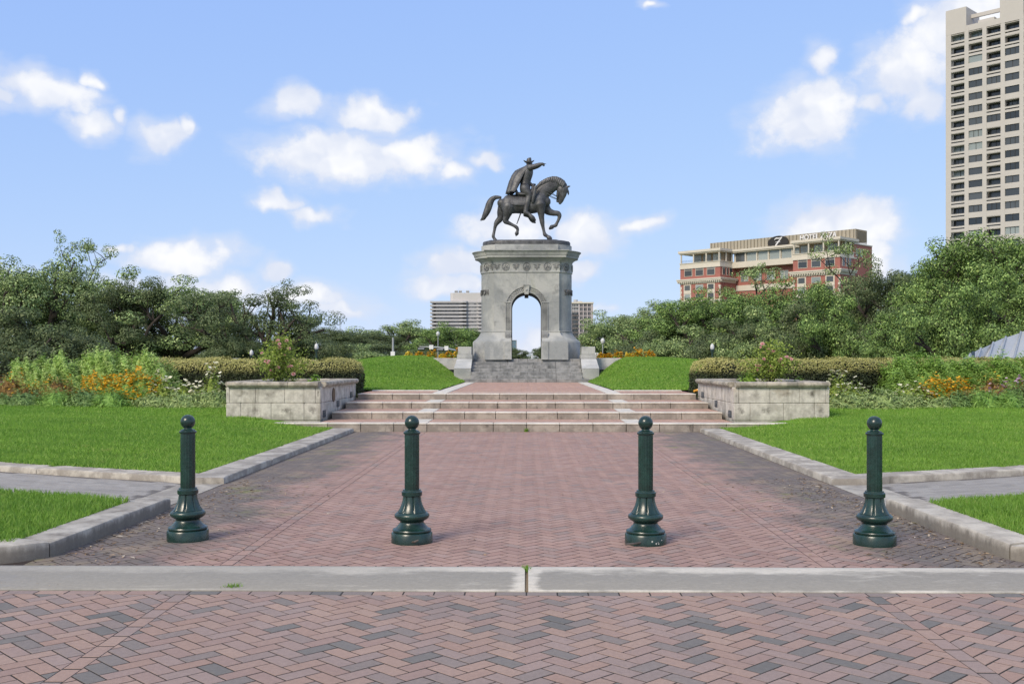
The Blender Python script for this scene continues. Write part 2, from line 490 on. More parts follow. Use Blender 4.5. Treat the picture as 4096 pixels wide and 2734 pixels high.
# ------------------------------------------------------------------ brick paving
W = .1016
def clip(poly, xmin, xmax, ymin, ymax):
    def cut(P, ax, lim, sgn):
        out = []
        for i in range(len(P)):
            a, b = P[i], P[(i+1) % len(P)]
            da, db = sgn*(a[ax]-lim), sgn*(b[ax]-lim)
            if da >= 0: out.append(a)
            if (da >= 0) != (db >= 0):
                k = da/(da-db); out.append((a[0]+(b[0]-a[0])*k, a[1]+(b[1]-a[1])*k))
        return out
    for ax, lim, s in ((0, xmin, 1), (0, xmax, -1), (1, ymin, 1), (1, ymax, -1)):
        poly = cut(poly, ax, lim, s)
        if len(poly) < 3: return []
    return poly
def area(P): return .5*abs(sum(P[i][0]*P[(i+1) % len(P)][1]-P[(i+1) % len(P)][0]*P[i][1] for i in range(len(P))))
def herring(xmin, xmax, ymin, ymax, joint):
    out = []; g = joint/2
    H = [(g, g), (2*W-g, g), (2*W-g, W-g), (g, W-g)]
    Vb = [(g, W+g), (W-g, W+g), (W-g, 3*W-g), (g, 3*W-g)]
    c = math.sqrt(.5); tx, ty = 2*math.sqrt(2)*W, math.sqrt(2)*W
    for i in range(int(xmin/tx)-2, int(xmax/tx)+3):
        for j in range(int(ymin/ty)-4, int(ymax/ty)+4):
            for P in (H, Vb):
                Q = [((x-y)*c+i*tx, (x+y)*c+j*ty) for x, y in P]
                full = all(xmin <= x <= xmax and ymin <= y <= ymax for x, y in Q)
                if full: out.append((Q, True))
                else:
                    Q = clip(Q, xmin, xmax, ymin, ymax)
                    if Q and area(Q) > .0012: out.append((Q, False))
    return out
def course(x0, x1, y0, y1, joint, along):
    """one course of stretchers in a rectangle"""
    out = []; g = joint/2; L = .2045
    a0, a1 = (x0, x1) if along == 'x' else (y0, y1)
    n = int(round((a1-a0)/L)) or 1; L = (a1-a0)/n
    for i in range(n):
        e_ = g*1.9 if along == 'y' else g
        p, q = a0+i*L+e_, a0+(i+1)*L-e_
        out.append(([(p, y0+g), (q, y0+g), (q, y1-g), (p, y1-g)] if along == 'x' else [(x0+g, p), (x1-g, p), (x1-g, q), (x0+g, q)], True))
    return out
def brick_geo(P, z, c, rng, b=.0012, skirt=.02):
    """top face, chamfer ring and skirt of one brick; heights jittered"""
    n = len(P); cx = sum(p[0] for p in P)/n; cy = sum(p[1] for p in P)/n
    zt = z + rng.uniform(-.0002, .0011); tx, ty = rng.uniform(-.004, .004), rng.uniform(-.004, .004)
    vs = []
    for lvl in range(3):
        for x, y in P:
            dx, dy = x-cx, y-cy; L = math.hypot(dx, dy)
            k = 1-(b*1.4/L if lvl == 2 else 0)
            zz = zt + dx*tx+dy*ty - (b*.8 if lvl == 1 else skirt if lvl == 0 else 0)
            vs.append((cx+dx*k, cy+dy*k, zz))
    fs = []
    for r in range(2):
        for i in range(n):
            j = (i+1) % n; fs.append((r*n+i, r*n+j, (r+1)*n+j, (r+1)*n+i))
    fs.append(tuple(range(2*n, 3*n)))
    return vs, fs
def in_view(x, y, m=0.0):
    d = Vector((x, y, 0)); yc = -x*math.sin(YAW)+y*math.cos(YAW)*1.0
    xc = x*math.cos(YAW)+y*math.sin(YAW); yc = y*math.cos(YAW)-x*math.sin(YAW)
    if yc < 1: return False
    u = U0+FPX*xc/yc; v = V0+FPX*EYE/yc
    return -m < u < 4096+m and v < 2734+m
def pave(parent, bricks, z, mat_o, mat_i, nparts, seed, name='brick'):
    rng = random.Random(seed)
    rank = []
    for k, (P, full) in enumerate(bricks):
        cx = sum(p[0] for p in P)/len(P); cy = sum(p[1] for p in P)/len(P)
        rank.append((0 if in_view(cx, cy, -20) else 1, -area(P)/max(cy, .5)**3, k))
    rank.sort()
    chosen = {k for a, b, k in rank[:nparts] if a == 0}
    rest = MB()
    for k, (P, full) in enumerate(bricks):
        vs, fs = brick_geo(P, z, 0, rng)
        if k in chosen:
            cx = sum(p[0] for p in P)/len(P); cy = sum(p[1] for p in P)/len(P)
            m = MB().add([(v[0]-cx, v[1]-cy, v[2]-z) for v in vs], fs)
            o = m.build(name, mat_o, parent); o.location = (cx, cy, z)
        else: rest.add(vs, fs)
    if rest.v:
        tag(rest.build('brick_field', mat_i, parent), kind='stuff')

def flat(name, poly, z, mat):
    return struct(MB().add([(x, y, z) for x, y in poly], [tuple(range(len(poly)))]).build(name, mat))

J = .010
plaza = flat('brick_plaza', [(-9, 1.5), (9, 1.5), (9, 6.80), (-9, 6.80)], -.0014, M_joint)
bs = []
for x0, x1 in ((-6.5, -2.3085), (-2.2065, 2.2065), (2.3085, 6.5)): bs += herring(x0, x1, 2.6, 6.693, J)
bs += course(-6.5, 6.5, 6.695, 6.796, J, 'x')
bs += course(-2.308, -2.207, 2.6, 6.693, J, 'y') + course(2.207, 2.308, 2.6, 6.693, J, 'y')
pave(plaza, bs, 0, M_near_o, M_near_i, 300, 3)

walk = flat('brick_walkway', [(-4.3, 7.55), (4.3, 7.55), (4.3, 22.56), (-4.3, 22.56)], -.0010, M_joint2)
bs = []
J2 = .0115
for x0, x1 in ((-3.79, -2.3085), (-2.2065, 2.2065), (2.3085, 3.79)): bs += herring(x0, x1, 7.667, 22.54, J2)
bs += course(-3.79, 3.79, 7.565, 7.665, J2, 'x')
bs += course(-2.308, -2.207, 7.667, 22.54, J2, 'y') + course(2.207, 2.308, 7.667, 22.54, J2, 'y')
pave(walk, bs, 0, M_mid_o, M_mid_i, 300, 4)

# cement strip with its planted joint
strip = empty('cement_strip'); struct(strip)
for xa, xb in ((-9, -.012), (.012, 9)):
    prof = [(6.803, -.03), (6.803, .004), (6.815, .010), (7.2, .016), (7.46, .024), (7.53, .022), (7.549, .008), (7.549, -.03)]
    m = MB(); vs = []
    xs = np.linspace(xa, xb, 40)
    for x in xs: vs += [(x, y+.004*math.sin(x*2.1)*(1 if y > 7.3 else .6), z) for y, z in prof]
    m.loft_raw(vs, len(xs), len(prof))
    m.build('slab', M_strip, strip, auto=50)
MB().box(-.02, .02, 6.81, 7.545, -.03, .002).build('joint_filler', simple('joint_moss', (.20, .15, .09), .95, var=.4, scale=30, fine=150, bump=.8), strip)

# ------------------------------------------------------------------ kerbs
def kerb_run(parent, line, width, h, z0=-.03, block=2.2, r=.022, name='kerb_stone', mat=None):
    """rounded concrete kerb stones along a polyline; the stone lies to the left of the line (seen from above)"""
    P = [Vector((x, y, 0)) for x, y in line]
    # resample
    seg = [(P[i+1]-P[i]).length for i in range(len(P)-1)]; tot = sum(seg)
    def point(s):
        for i, L in enumerate(seg):
            if s <= L or i == len(seg)-1: return P[i]+(P[i+1]-P[i])*(s/L)
            s -= L
    nb = max(1, round(tot/block)); L = tot/nb
    prof = [(0, z0), (0, h-r), (r*.3, h-r*.3), (r, h), (width-r*.6, h+.004), (width, h-r*.5), (width, z0)]
    rng = random.Random(int(tot*1000))
    for b in range(nb):
        s0, s1 = b*L+.006, (b+1)*L-.006
        n = max(3, int((s1-s0)/.12)); vs = []
        dz = rng.uniform(-.006, .006)
        for k in range(n+1):
            s = s0+(s1-s0)*k/n
            p = point(s); q = (point(min(s+.05, tot))-point(max(s-.05, 0))).normalized()
            nrm = Vector((-q.y, q.x, 0))
            e = .012 if k in (0, n) else 0
            for (o_, z) in prof:
                jit = rng.uniform(-.0025, .0025) if 0 < z else 0
                vs.append((p.x+nrm.x*(o_), p.y+nrm.y*(o_), z+dz-(e if z > h-r*1.2 else 0)+jit*.6))
        MB().loft_raw(vs, n+1, len(prof)).build(name, mat or M_kerb, parent, auto=40)

SP_U = [(-3.84, 12.78), (-4.6, 13.02), (-5.6, 13.42), (-7.3, 14.2), (-10, 15.7), (-16, 19.5)]   # side path, far edge (left)
SP_L = [(-4.03, 10.22), (-4.6, 10.55), (-5.5, 10.98), (-7, 11.85), (-9.5, 13.5), (-16, 17.6)]     # side path, near edge (left)
for side in (-1, 1):
    nm = 'left' if side < 0 else 'right'
    def mir(line): return [(-side*x, y) for x, y in line]
    # kerb beside the near lawn, with a rounded end
    k = struct(empty('kerb_near_lawn'))
    arc = [(-4.62+.92*math.cos(a), 8.12+.62*math.sin(a)) for a in np.linspace(-PI*.5, 0, 9)]
    ln = [(-6.2, 7.50)] + arc + [(-3.70, 10.60)]
    if side < 0: kerb_run(k, ln, .31, .13)
    else: kerb_run(k, [(-x, y) for x, y in ln][::-1], .31, .13)
    # kerb beside the big lawn
    k = struct(empty('kerb_big_lawn'))
    ln = [(-3.80, 12.80), (-3.80, 22.50)]
    if side < 0: kerb_run(k, ln, .44, .085, block=2.4, mat=M_kerb2)
    else: kerb_run(k, [(-x, y) for x, y in ln][::-1], .44, .085, block=2.4, mat=M_kerb2)
    k = struct(empty('kerb_side_path'))
    ln = [(-4.26, 12.80)] + SP_U[1:]
    if side < 0: kerb_run(k, ln[::-1], .36, .085, block=2.6, mat=M_kerb2)
    else: kerb_run(k, [(-x, y) for x, y in ln], .36, .085, block=2.6, mat=M_kerb2)
    # flush crossing slab between walkway and side path
    struct(MB().box(*sorted((side*3.80, side*4.32)), 10.62, 12.775, -.05, .004).build('crossing_slab', M_flush))
    # grey side path
    sp = flat('side_path', mir(SP_L[:1]+SP_L)+mir(SP_U)[::-1], -.0012, M_grey_bed)
    m = MB(); rng = random.Random(5)
    d = Vector((-.88, .475)); nrm = Vector((-d.y, d.x))
    for i in range(-34, 30):
        for j in range(-4, 50):
            a = i*.1035; b0 = j*.2075+(i % 2)*.104
            Q = []
            for aa, bb in ((a+.003, b0+.003), (a+.003, b0+.2045), (a+.1005, b0+.2045), (a+.1005, b0+.003)):
                p = Vector((-4.3, 11.4)) + d*bb - nrm*aa
                Q.append((p.x, p.y))
            cx = sum(q[0] for q in Q)/4; cy = sum(q[1] for q in Q)/4
            lo = np.interp(-cx, [-q[0] for q in SP_L], [q[1] for q in SP_L]); hi = np.interp(-cx, [-q[0] for q in SP_U], [q[1] for q in SP_U])
            if cx > -4.42 or cy < lo+.06 or cy > hi-.08: continue
            if side > 0: Q = [(-x, y) for x, y in Q][::-1]
            if area(Q) > 0: 
                vs, fs = brick_geo(Q[::-1] if side < 0 else Q[::-1], 0, 0, rng); m.add(vs, fs)
    tag(m.build('brick_field', M_grey_i, sp), kind='stuff')

# ------------------------------------------------------------------ lawns
def lawn_z(x, y):
    ax = np.abs(x); z = .19*sstep(13.0, 24, y) + .33*sstep(24, 33, y)
    return .066 + z*sstep(4.15, 6.6, ax) + .010*np.sin(x*1.3+y*.7)*sstep(4.3, 5.5, ax)
def mound_z(x, y):
    ax = np.abs(x)
    a = sstep(31.0, 45.0, y)*1.05
    edge = sstep(2.62, 4.6, ax)
    far = 1-.30*sstep(5.5, 9.5, ax)-.5*sstep(9.5, 16, ax)
    bump = .10*np.sin(x*.9)*sstep(31, 40, y)*.3
    return .70 + a*edge*far + bump*edge
def grid(name, fx, mat, nu, nv, zf):
    """fx(s,t)->(x,y)"""
    V = []
    for j in range(nv+1):
        for i in range(nu+1):
            x, y = fx(i/nu, j/nv); V.append((x, y, float(zf(x, y))))
    F = [(j*(nu+1)+i, j*(nu+1)+i+1, (j+1)*(nu+1)+i+1, (j+1)*(nu+1)+i) for j in range(nv) for i in range(nu)]
    return struct(mobj(name, mesh_np(name, V, F, mat, True)))
def blades(name, xy, zf, h, w, lean, seed, parent=None):
    rng = np.random.default_rng(seed)
    n = len(xy); x, y = xy[:, 0], xy[:, 1]; z = zf(x, y)
    hh = h*rng.uniform(.55, 1.25, n); a = rng.uniform(0, 2*PI, n); l = rng.uniform(0, lean, n)*hh; b = rng.uniform(0, 2*PI, n)
    ww = w*rng.uniform(.7, 1.3, n)*.5
    base = np.stack([x, y, z-.006], 1)
    side = np.stack([np.cos(a)*ww, np.sin(a)*ww, np.zeros(n)], 1)
    tip = base + np.stack([np.cos(b)*l, np.sin(b)*l, hh], 1)
    mid = base + np.stack([np.cos(b)*l*.3, np.sin(b)*l*.3, hh*.55], 1)
    V = np.stack([base-side, base+side, mid+side*.8, tip, mid-side*.8], 1).reshape(-1, 3)
    i = np.arange(n)*5
    F = np.concatenate([np.stack([i, i+1, i+2], 1), np.stack([i, i+2, i+4], 1), np.stack([i+4, i+2, i+3], 1)])
    o = mobj(name, mesh_np(name, V, F, M_blade), parent)
    return o
def scatter(x0, x1, y0, y1, dens, keep, seed):
    rng = np.random.default_rng(seed)
    n = int((x1-x0)*(y1-y0)*dens)
    p = np.stack([rng.uniform(x0, x1, n), rng.uniform(y0, y1, n)], 1)
    return p[keep(p[:, 0], p[:, 1], rng.uniform(0, 1, n))]
sux = np.array([-q[0] for q in SP_U]); suy = np.array([q[1] for q in SP_U])
slx = np.array([-q[0] for q in SP_L]); sly = np.array([q[1] for q in SP_L])
for side in (-1, 1):
    nm = 'left' if side < 0 else 'right'
    # near lawn inside the kerb
    def fx(s, t_, side=side):
        ax = 3.99+s*9; y1 = float(np.interp(ax, slx, sly))-.02
        y0 = 7.9 if ax > 4.6 else 8.1
        return side*ax, y0+(y1-y0)*t_
    grid('near_lawn', fx, M_turf, 60, 20, lambda x, y: .108+.008*math.sin(x*3+y*2))
    f = lambda x, y, r: (np.abs(x) > 3.985) & (y < np.interp(np.abs(x), slx, sly)+.02) & (np.abs(x) < 2.2+y*.52) & (y > 7.85) & (r < 1.3-.05*y)
    p = scatter(*sorted((side*3.97, side*8.5)), 7.8, 13.2, 5200, f, 20+side)
    tag(blades('lawn_grass', p, lambda x, y: .108+.008*np.sin(x*3+y*2), .075, .009, .75, 21+side),
        'trimmed green grass of the small near lawn on the %s side' % nm, 'grass', kind='stuff')
    # big lawn
    def fx(s, t_, side=side):
        ax = 4.22+s*s*30; y0 = float(np.interp(ax, sux, suy))+.30; y1 = 34
        return side*ax, y0+(y1-y0)*t_
    grid('big_lawn', fx, M_turf, 60, 50, lambda x, y: lawn_z(x, y))
    def keep(x, y, r):
        ax = np.abs(x); up = np.interp(ax, sux, suy)+.33
        ok = (ax > 4.23) & (y > up) & (ax < 1.5+y*.53) & ~((y > 22.45) & (ax < 6.0)) & ~((y > 23.35) & (ax < 7.0))
        edge = (ax < 4.5) | (y < up+.3)
        return ok & ((r < np.clip((13.5/y)**1.7, 0, 1)) | edge & (r < .9))
    p = scatter(*sorted((side*4.2, side*16)), 12.8, 28.6, 2600, keep, 30+side)
    tag(blades('lawn_grass', p, lambda x, y: lawn_z(x, y), .062, .012, .8, 31+side),
        'bright mown grass of the large lawn on the %s side of the walkway' % nm, 'grass', kind='stuff')
    # mound beside the monument
    def fx(s, t_, side=side): return side*(2.66+s**1.5*16), 31.02+t_*15.6
    grid('mound_lawn', fx, M_turf, 60, 50, lambda x, y: mound_z(x, y))
    p = scatter(*sorted((side*2.66, side*11)), 31.0, 46.6, 700, lambda x, y, r: ~((np.abs(x) < 3.25) & (y > 45)), 40+side)
    tag(blades('lawn_grass', p, lambda x, y: mound_z(x, y), .07, .028, .8, 41+side),
        'green grass on the mound %s of the granite arch' % nm, 'grass', kind='stuff')
    # terrace ground behind the beds
    flat('bed_soil', [(side*4.6, 28.3), (side*40, 28.3), (side*40, 60), (side*4.6, 60)][::-side], .50, M_soil)

# ------------------------------------------------------------------ terrace steps
YS = [22.56, 24.2, 26.05, 27.95]; ZS = [0, .190, .355, .515, .675]
steps = struct(empty('terrace_steps'))
for i in range(4):
    y, z0, z1 = YS[i], ZS[i], ZS[i+1]
    hw = 5.92 if i == 0 else 4.62
    yb = YS[i+1] if i < 3 else 31.0
    L = .7326
    cuts = [0.0]
    while cuts[-1]+L < hw-.25: cuts.append(cuts[-1]+L)
    cuts.append(hw)
    for s in (-1, 1):
        for a, b in zip(cuts[:-1], cuts[1:]):
            x0, x1 = sorted((s*a, s*b))
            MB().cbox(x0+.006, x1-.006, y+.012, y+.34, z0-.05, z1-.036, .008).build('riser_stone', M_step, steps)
            MB().cbox(x0+.004, x1-.004, y, y+.345, z1-.034, z1+.001, .010).build('nosing_stone', M_steplit, steps)  # separate pale cap: the sky-lit top edge is put into its colour
    MB().box(-4.66, 4.66, y+.335, yb+.05, z0-.1, z1-.007).build('tread_bed', M_joint2, steps)
    bs = []
    for x0, x1 in ((-4.62, -2.62), (-2.2, 2.2), (2.62, 4.62)):
        bs += herring(x0, x1, y+.35, (yb-.01) if i < 3 else 28.9, .006)
    m = MB(); rng = random.Random(50+i)
    for P, full in bs: m.add(*brick_geo(P, z1-.002, 0, rng))
    tag(m.build('brick_field', M_up_i, steps), kind='stuff')
    for s in (-1, 1):
        MB().box(*sorted((s*2.21, s*2.61)), y+.345, (yb-.005) if i < 3 else 28.9, z1-.05, z1+.002).build('pale_slab', M_steplit, steps)
# terrace and upper walk to the monument
up = flat('upper_walk', [(-4.66, 28.9), (4.66, 28.9), (4.66, 31.3), (2.7, 31.3), (2.7, 44.4), (-2.7, 44.4), (-2.7, 31.3), (-4.66, 31.3)], .670, M_joint2)
bs = []
for x0, x1, y0, y1 in ((-4.62, -2.62, 29.05, 30.6), (2.62, 4.62, 29.05, 30.6), (-2.2, 2.2, 29.05, 44.2)): bs += herring(x0, x1, y0, y1, .006)
m = MB(); rng = random.Random(60)
for P, full in bs: m.add(*brick_geo(P, .675, 0, rng))
tag(m.build('brick_field', M_up_i, up), kind='stuff')
for s in (-1, 1):
    for k in range(8):
        y0 = 28.92+k*1.91
        MB().cbox(*sorted((s*2.22, s*2.63)), y0+.005, y0+1.9, .60, .684, .008).build('edge_slab', M_steplit, up)
    for k in range(2):
        x0 = s*2.64; x1 = s*4.64
        MB().cbox(*sorted((x0+(x1-x0)*k/2, x0+(x1-x0)*(k+1)/2-.004*s)), 30.62, 31.0, .60, .70, .008).build('edge_slab', M_steplit, up)
MB().box(-2.2, 2.2, 28.92, 29.04, .6, .683).build('cross_slab', M_steplit, up)

# ------------------------------------------------------------------ planters
M_plaque = simple('plaque_metal', (.055, .075, .10), .45, .6, var=.2, scale=30)
M_letter = simple('plaque_letter', (.35, .38, .40), .4, .7)
M_bronze_oval = simple('oval_bronze', (.12, .075, .05), .5, .5)
def planter(side):
    o = empty('stone_planter', (side*5.8, 25.8, 0))
    nm = 'left' if side < 0 else 'right'
    tag(o, 'low limestone planter wall %s of the steps, holding a pink rose bush' % nm, 'planter', 'stone planters flanking the steps')
    X0, X1, Y0, Y1, T = 4.72, 6.90, 23.42, 28.25, .28
    ox, oy = side*5.8, 25.8
    def blk(x0, x1, y0, y1, z0, z1, name='stone_block', mat=M_planter, c=.012):
        a, b = sorted((side*x0, side*x1))
        cx, cy = (a+b)/2, (y0+y1)/2
        q = MB().cbox(a-cx, b-cx, y0-cy, y1-cy, z0, z1, c).build(name, mat, o)
        q.location = (cx-ox, cy-oy, 0)
        return q
    g = .0025
    MB().box(*sorted((side*(X0+.05)-ox, side*(X1-.05)-ox)), Y0+.05-oy, Y1-.05-oy, -.1, .80).build('soil', M_soil, o)
    e1 = [X0, X0+.12, X0+.83, X0+1.50, X0+2.1, X1]; e2 = [X0, X0+.38, X0+1.14, X0+1.84, X1]
    for es, z0, z1 in ((e1, .60, .96), (e2, .20, .595)):
        for a, b in zip(es[:-1], es[1:]): blk(a+g, b-g, Y0, Y0+T, z0, z1)
    blk(X0+.005, X1-.01, Y0-.004, Y0+T, -.1, .195, mat=M_planter)
    ys1 = [Y0+T, Y0+1.2, Y0+2.2, Y0+3.2, Y0+4.1, Y1]; ys2 = [Y0+T, Y0+.85, Y0+1.75, Y0+2.7, Y0+3.7, Y1]
    for es, z0, z1 in ((ys1, .60, .96), (ys2, .0, .595)):
        for a, b in zip(es[:-1], es[1:]):
            blk(X0, X0+T, a+g, b-g, z0, z1); blk(X1-T, X1, a+g, b-g, z0, z1)
    blk(X0+T, X1-T, Y1-T, Y1, .2, .96)
    # half-round coping in lengths
    def cope(p, q):
        d = (Vector(q)-Vector(p)); n = Vector((-d.y, d.x, 0)).normalized(); L = d.length; d.normalize()
        prof = [(-.20, .96), (-.215, .985), (-.235, 1.0), (-.243, 1.03), (-.235, 1.06), (-.215, 1.078), (-.18, 1.085), (.15, 1.085), (.19, 1.06), (.2, 1.0), (.17, .96)]
        vs = []
        for s in (0.004, .012, L-.012, L-.004):
            k = .985 if s in (0.004, L-.004) else 1
            for a, z in prof: vs.append(Vector(p)+d*s+n*a*k+Vector((-ox, -oy, (z-1.02)*k+1.02)))
        MB().loft_raw(vs, 4, len(prof)).build('coping_stone', M_coping, o, auto=35)
    yc, xa, xb = Y0+.14, X0+.14, X1-.14
    def line(p, q, n):
        p, q = Vector((*p, 0)), Vector((*q, 0))
        for i in range(n): cope(p+(q-p)*i/n, p+(q-p)*(i+1)/n)
    if side > 0:
        line((xa-.1, yc), (xb+.1, yc), 3); line((xa, Y1-.1), (xa, yc+.05), 4); line((xb, yc+.1), (xb, Y1-.1), 4); line((xb-.1, Y1-.14), (xa+.1, Y1-.14), 2)
    else:
        line((-xb-.1, yc), (-xa+.1, yc), 3); line((-xa, yc+.05), (-xa, Y1-.1), 4); line((-xb, Y1-.1), (-xb, yc+.1), 4); line((-xa-.1, Y1-.14), (-xb+.1, Y1-.14), 2)
    # step-light plates on the face towards the steps
    for i, y in enumerate((23.82, 25.55, 27.5)):
        z = ZS[i+1]+.14
        a, b = sorted((side*(X0-.012), side*(X0+.01)))
        pl = MB().box(a-ox, b-ox, y-.17-oy, y+.17-oy, z-.07, z+.085).build('step_light_plate', M_plaque, o)
        m = MB()
        for r in range(5): 
            a2, b2 = sorted((side*(X0-.016), side*(X0-.010)))
            m.box(a2-ox, b2-ox, y-.13-oy, y+.13-oy, z-.045+r*.024, z-.037+r*.024)
        m.build('louvre', M_letter, pl)
    if side < 0:
        m = MB(); n = 24
        vs = []
        for xx in (-X0-.004, -X0+.02):
            for k in range(n): vs.append((xx-ox, 24.95+.16*math.cos(2*PI*k/n)-oy, .74+.17*math.sin(2*PI*k/n)))
        m.loft_raw(vs, 2, n).build('oval_medallion', M_bronze_oval, o)
    return o
planter(-1); planter(1)

# ================================================================== bollards
def bollard_paint(t, b):
    p = t.oco()
    n = t.noise(p, 60, 4, .7); n2 = t.noise(p, 9, 4, .6)
    c = t.mix(t.smooth(n2, .4, .75), (.007, .026, .021), (.014, .05, .041))
    setb(t, b, c, t.math('MULTIPLY_ADD', n, .22, .16), 0, t.bump(n, .18, .002), .6)
M_green = material('bollard_paint', bollard_paint)
M_steel = simple('rusty_steel', (.16, .14, .12), .5, .8, var=.3, scale=40)
M_chip = simple('bare_primer', (.55, .56, .53), .7)
def bollard_proto():
    root = empty('bollard')
    n = 64
    base = [(.150, -.01), (.1745, -.01), (.1745, .078), (.168, .088), (.158, .091), (.163, .097), (.165, .106), (.160, .115), (.146, .120), (.134, .128),
            (.118, .146), (.106, .160), (.101, .170), (.101, .178), (.106, .184), (.112, .188), (.130, .198), (.145, .212), (.1485, .228), (.145, .240), (.135, .249), (.128, .255)]
    MB().lathe(base, n).build('base', M_green, root, auto=35)
    flut = lambda th, i: 1-.075*max(0, math.cos(th*8))**8
    bell = [(.118, .250), (.121, .258), (.104, .285), (.090, .318), (.080, .353), (.0755, .388), (.0745, .396), (.05, .396)]
    MB().lathe(bell, 128, rad=lambda th, i: 1-.10*max(0, math.cos(th*8))**10 if 0 < i < 6 else 1).build('fluted_bell', M_green, root, auto=50)
    col = [(.060, .390), (.080, .392), (.087, .398), (.0875, .428), (.083, .433), (.077, .436), (.0755, .447), (.060, .450)]
    MB().lathe(col, n).build('collar', M_green, root, auto=35)
    sh = [(.0615, .445), (.0625, .455), (.0625, .905), (.0615, .918)]
    MB().lathe(sh, 128, rad=lambda th, i: 1-.055*abs(math.sin(th*8))**3).build('shaft', M_green, root, auto=60)
    cap = [(.055, .912), (.0690, .916), (.0725, .922), (.0725, .930), (.067, .935), (.061, .937), (.0605, .944), (.045, .950), (.034, .953), (.032, .962), (.02, .965)]
    MB().lathe(cap, n).build('cap_ring', M_green, root, auto=35)
    ball = [(.0615*math.sin(a), 1.0125-.0615*math.cos(a)) for a in np.linspace(.02, PI-.02, 22)]
    MB().lathe(ball, 40).build('ball_finial', M_green, root, smooth=True)
    return root
proto = bollard_proto()
spots = [(751.5, 2171, 'leftmost green iron bollard, beside the near left kerb', None),
         (1647.8, 2181, 'green iron bollard second from the left, with a steel lock pin on its base front', 'front'),
         (2582.4, 2186, 'green iron bollard second from the right, with chipped base and a pin sticking out left', 'left'),
         (3497.9, 2190, 'rightmost green iron bollard, standing on dirty bricks near the right kerb', None)]
for i, (u, v, lab, pin) in enumerate(spots):
    o = proto if i == 0 else copy_tree(proto)
    p = onz(u, v, 0); p.y += .176; p.x *= p.y/(p.y-.176)
    o.location = (p.x, p.y, 0); o.rotation_euler = (0, 0, (.1, .25, .0, .4)[i])
    tag(o, lab, 'bollard', 'green iron bollards across the walkway')
    if pin == 'front':
        q = MB().tube([(.02, -.165, .028), (.045, -.19, .036), (.075, -.183, .048)], [.009, .009, .008], 8).build('lock_pin', M_steel, o)
        q.rotation_euler = (0, 0, -.25)
    if pin == 'left':
        MB().tube([(-.06, -.16, .035), (-.12, -.19, .03), (-.19, -.20, .026)], [.009, .009, .009], 8).build('lock_pin', M_steel, o)
        rng = random.Random(2)
        for k in range(7):
            a = -PI/2+.25+rng.uniform(-.1, .5); z = rng.uniform(.008, .05); r = .1753; s = rng.uniform(.003, .009)
            vs = [(r*math.cos(a+dx*s/r), r*math.sin(a+dx*s/r), z+dz*s) for dx, dz in ((-1, -.4), (.2, -1), (1, .1), (.3, 1), (-.7, .7))]
            MB().add(vs, [(0, 1, 2, 3, 4)]).build('paint_chip', M_chip, o)

# ================================================================== monument
def granite(name, lo, hi, lichen):
    def f(t, b):
        p = t.pos()
        n = t.noise(p, .75, 5, .62, .4); m = t.noise(p, 2.4, 6, .65); fine = t.noise(p, 55, 3, .75); gr = t.noise(p, 18, 4, .7)
        c = t.mix(t.smooth(n, .40, .60), lo, hi)
        c = t.mix(t.smooth(m, .52, .72, 0, .55), c, tuple(q*.55 for q in lo))
        if lichen: c = t.mix(t.smooth(t.noise(t.vmath('MULTIPLY', p, (1, 1, .3)), 1.6, 6, .7), .56, .70, 0, lichen), c, (.35, .36, .29))
        s = t.math('MULTIPLY', t.math('MULTIPLY_ADD', fine, .55, .72), t.math('MULTIPLY_ADD', gr, .4, .8))
        setb(t, b, t.vmath('MULTIPLY', c, t.comb(s, s, s)), .8, 0, t.bump(t.math('ADD', fine, gr), .25, .01), .3)
    return material(name, f)
M_gran = granite('weathered_granite', (.275, .287, .285), (.42, .425, .405), .5)
M_gran_lt = granite('pale_granite', (.40, .41, .40), (.52, .52, .50), .2)
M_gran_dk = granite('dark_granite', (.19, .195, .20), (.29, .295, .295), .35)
def step_granite(t, b):
    p = t.pos(); n = t.noise(p, 2.2, 6, .65); fine = t.noise(p, 60, 3, .75)
    st = t.noise(t.vmath('MULTIPLY', p, (9, 2, .6)), 1.0, 5, .6)
    c = t.mix(t.smooth(n, .38, .62), (.17, .175, .175), (.31, .31, .305))
    c = t.mix(t.smooth(st, .56, .7, 0, .6), c, (.055, .055, .053))
    s = t.math('MULTIPLY_ADD', fine, .55, .72)
    setb(t, b, t.vmath('MULTIPLY', c, t.comb(s, s, s)), .85, 0, t.bump(fine, .25, .01), .3)
M_gran_step = material('step_granite', step_granite)
MY0, MCY, ENDC, ENDR, CHW, CHD = 47.0, 48.1, 1.07, 1.05, 1.50, 1.10
def loft_plan(kind, prof):
    """prof: list of (z, offset). kind 'ends' = stadium, 'block' = rectangle"""
    vs = []
    for z, o in prof:
        if kind == 'ends':
            ring = [(ENDC+(ENDR+o)*math.cos(a), MCY+(ENDR+o)*math.sin(a)) for a in np.linspace(-PI/2, PI/2, 25)]
            ring += [(-ENDC+(ENDR+o)*math.cos(a), MCY+(ENDR+o)*math.sin(a)) for a in np.linspace(PI/2, 1.5*PI, 25)]
        else:
            hw, hd = CHW+o, CHD+o
            ring = [(-hw, MCY-hd), (hw, MCY-hd), (hw, MCY+hd), (-hw, MCY+hd)]
        vs += [(x, y, z) for x, y in ring]
    return MB().loft_raw(vs, len(prof), 50 if kind == 'ends' else 4)
def cutter():
    r, zs = .687, 4.052
    poly = [(-r, 1.0), (r, 1.0)] + [(r*math.cos(a), zs+r*math.sin(a)) for a in np.linspace(0, PI, 33)]
    n = len(poly)
    vs = [(x, MCY-4, z) for x, z in poly]+[(x, MCY+4, z) for x, z in poly]
    return MB().loft_raw(vs, 2, n).build('cutter')
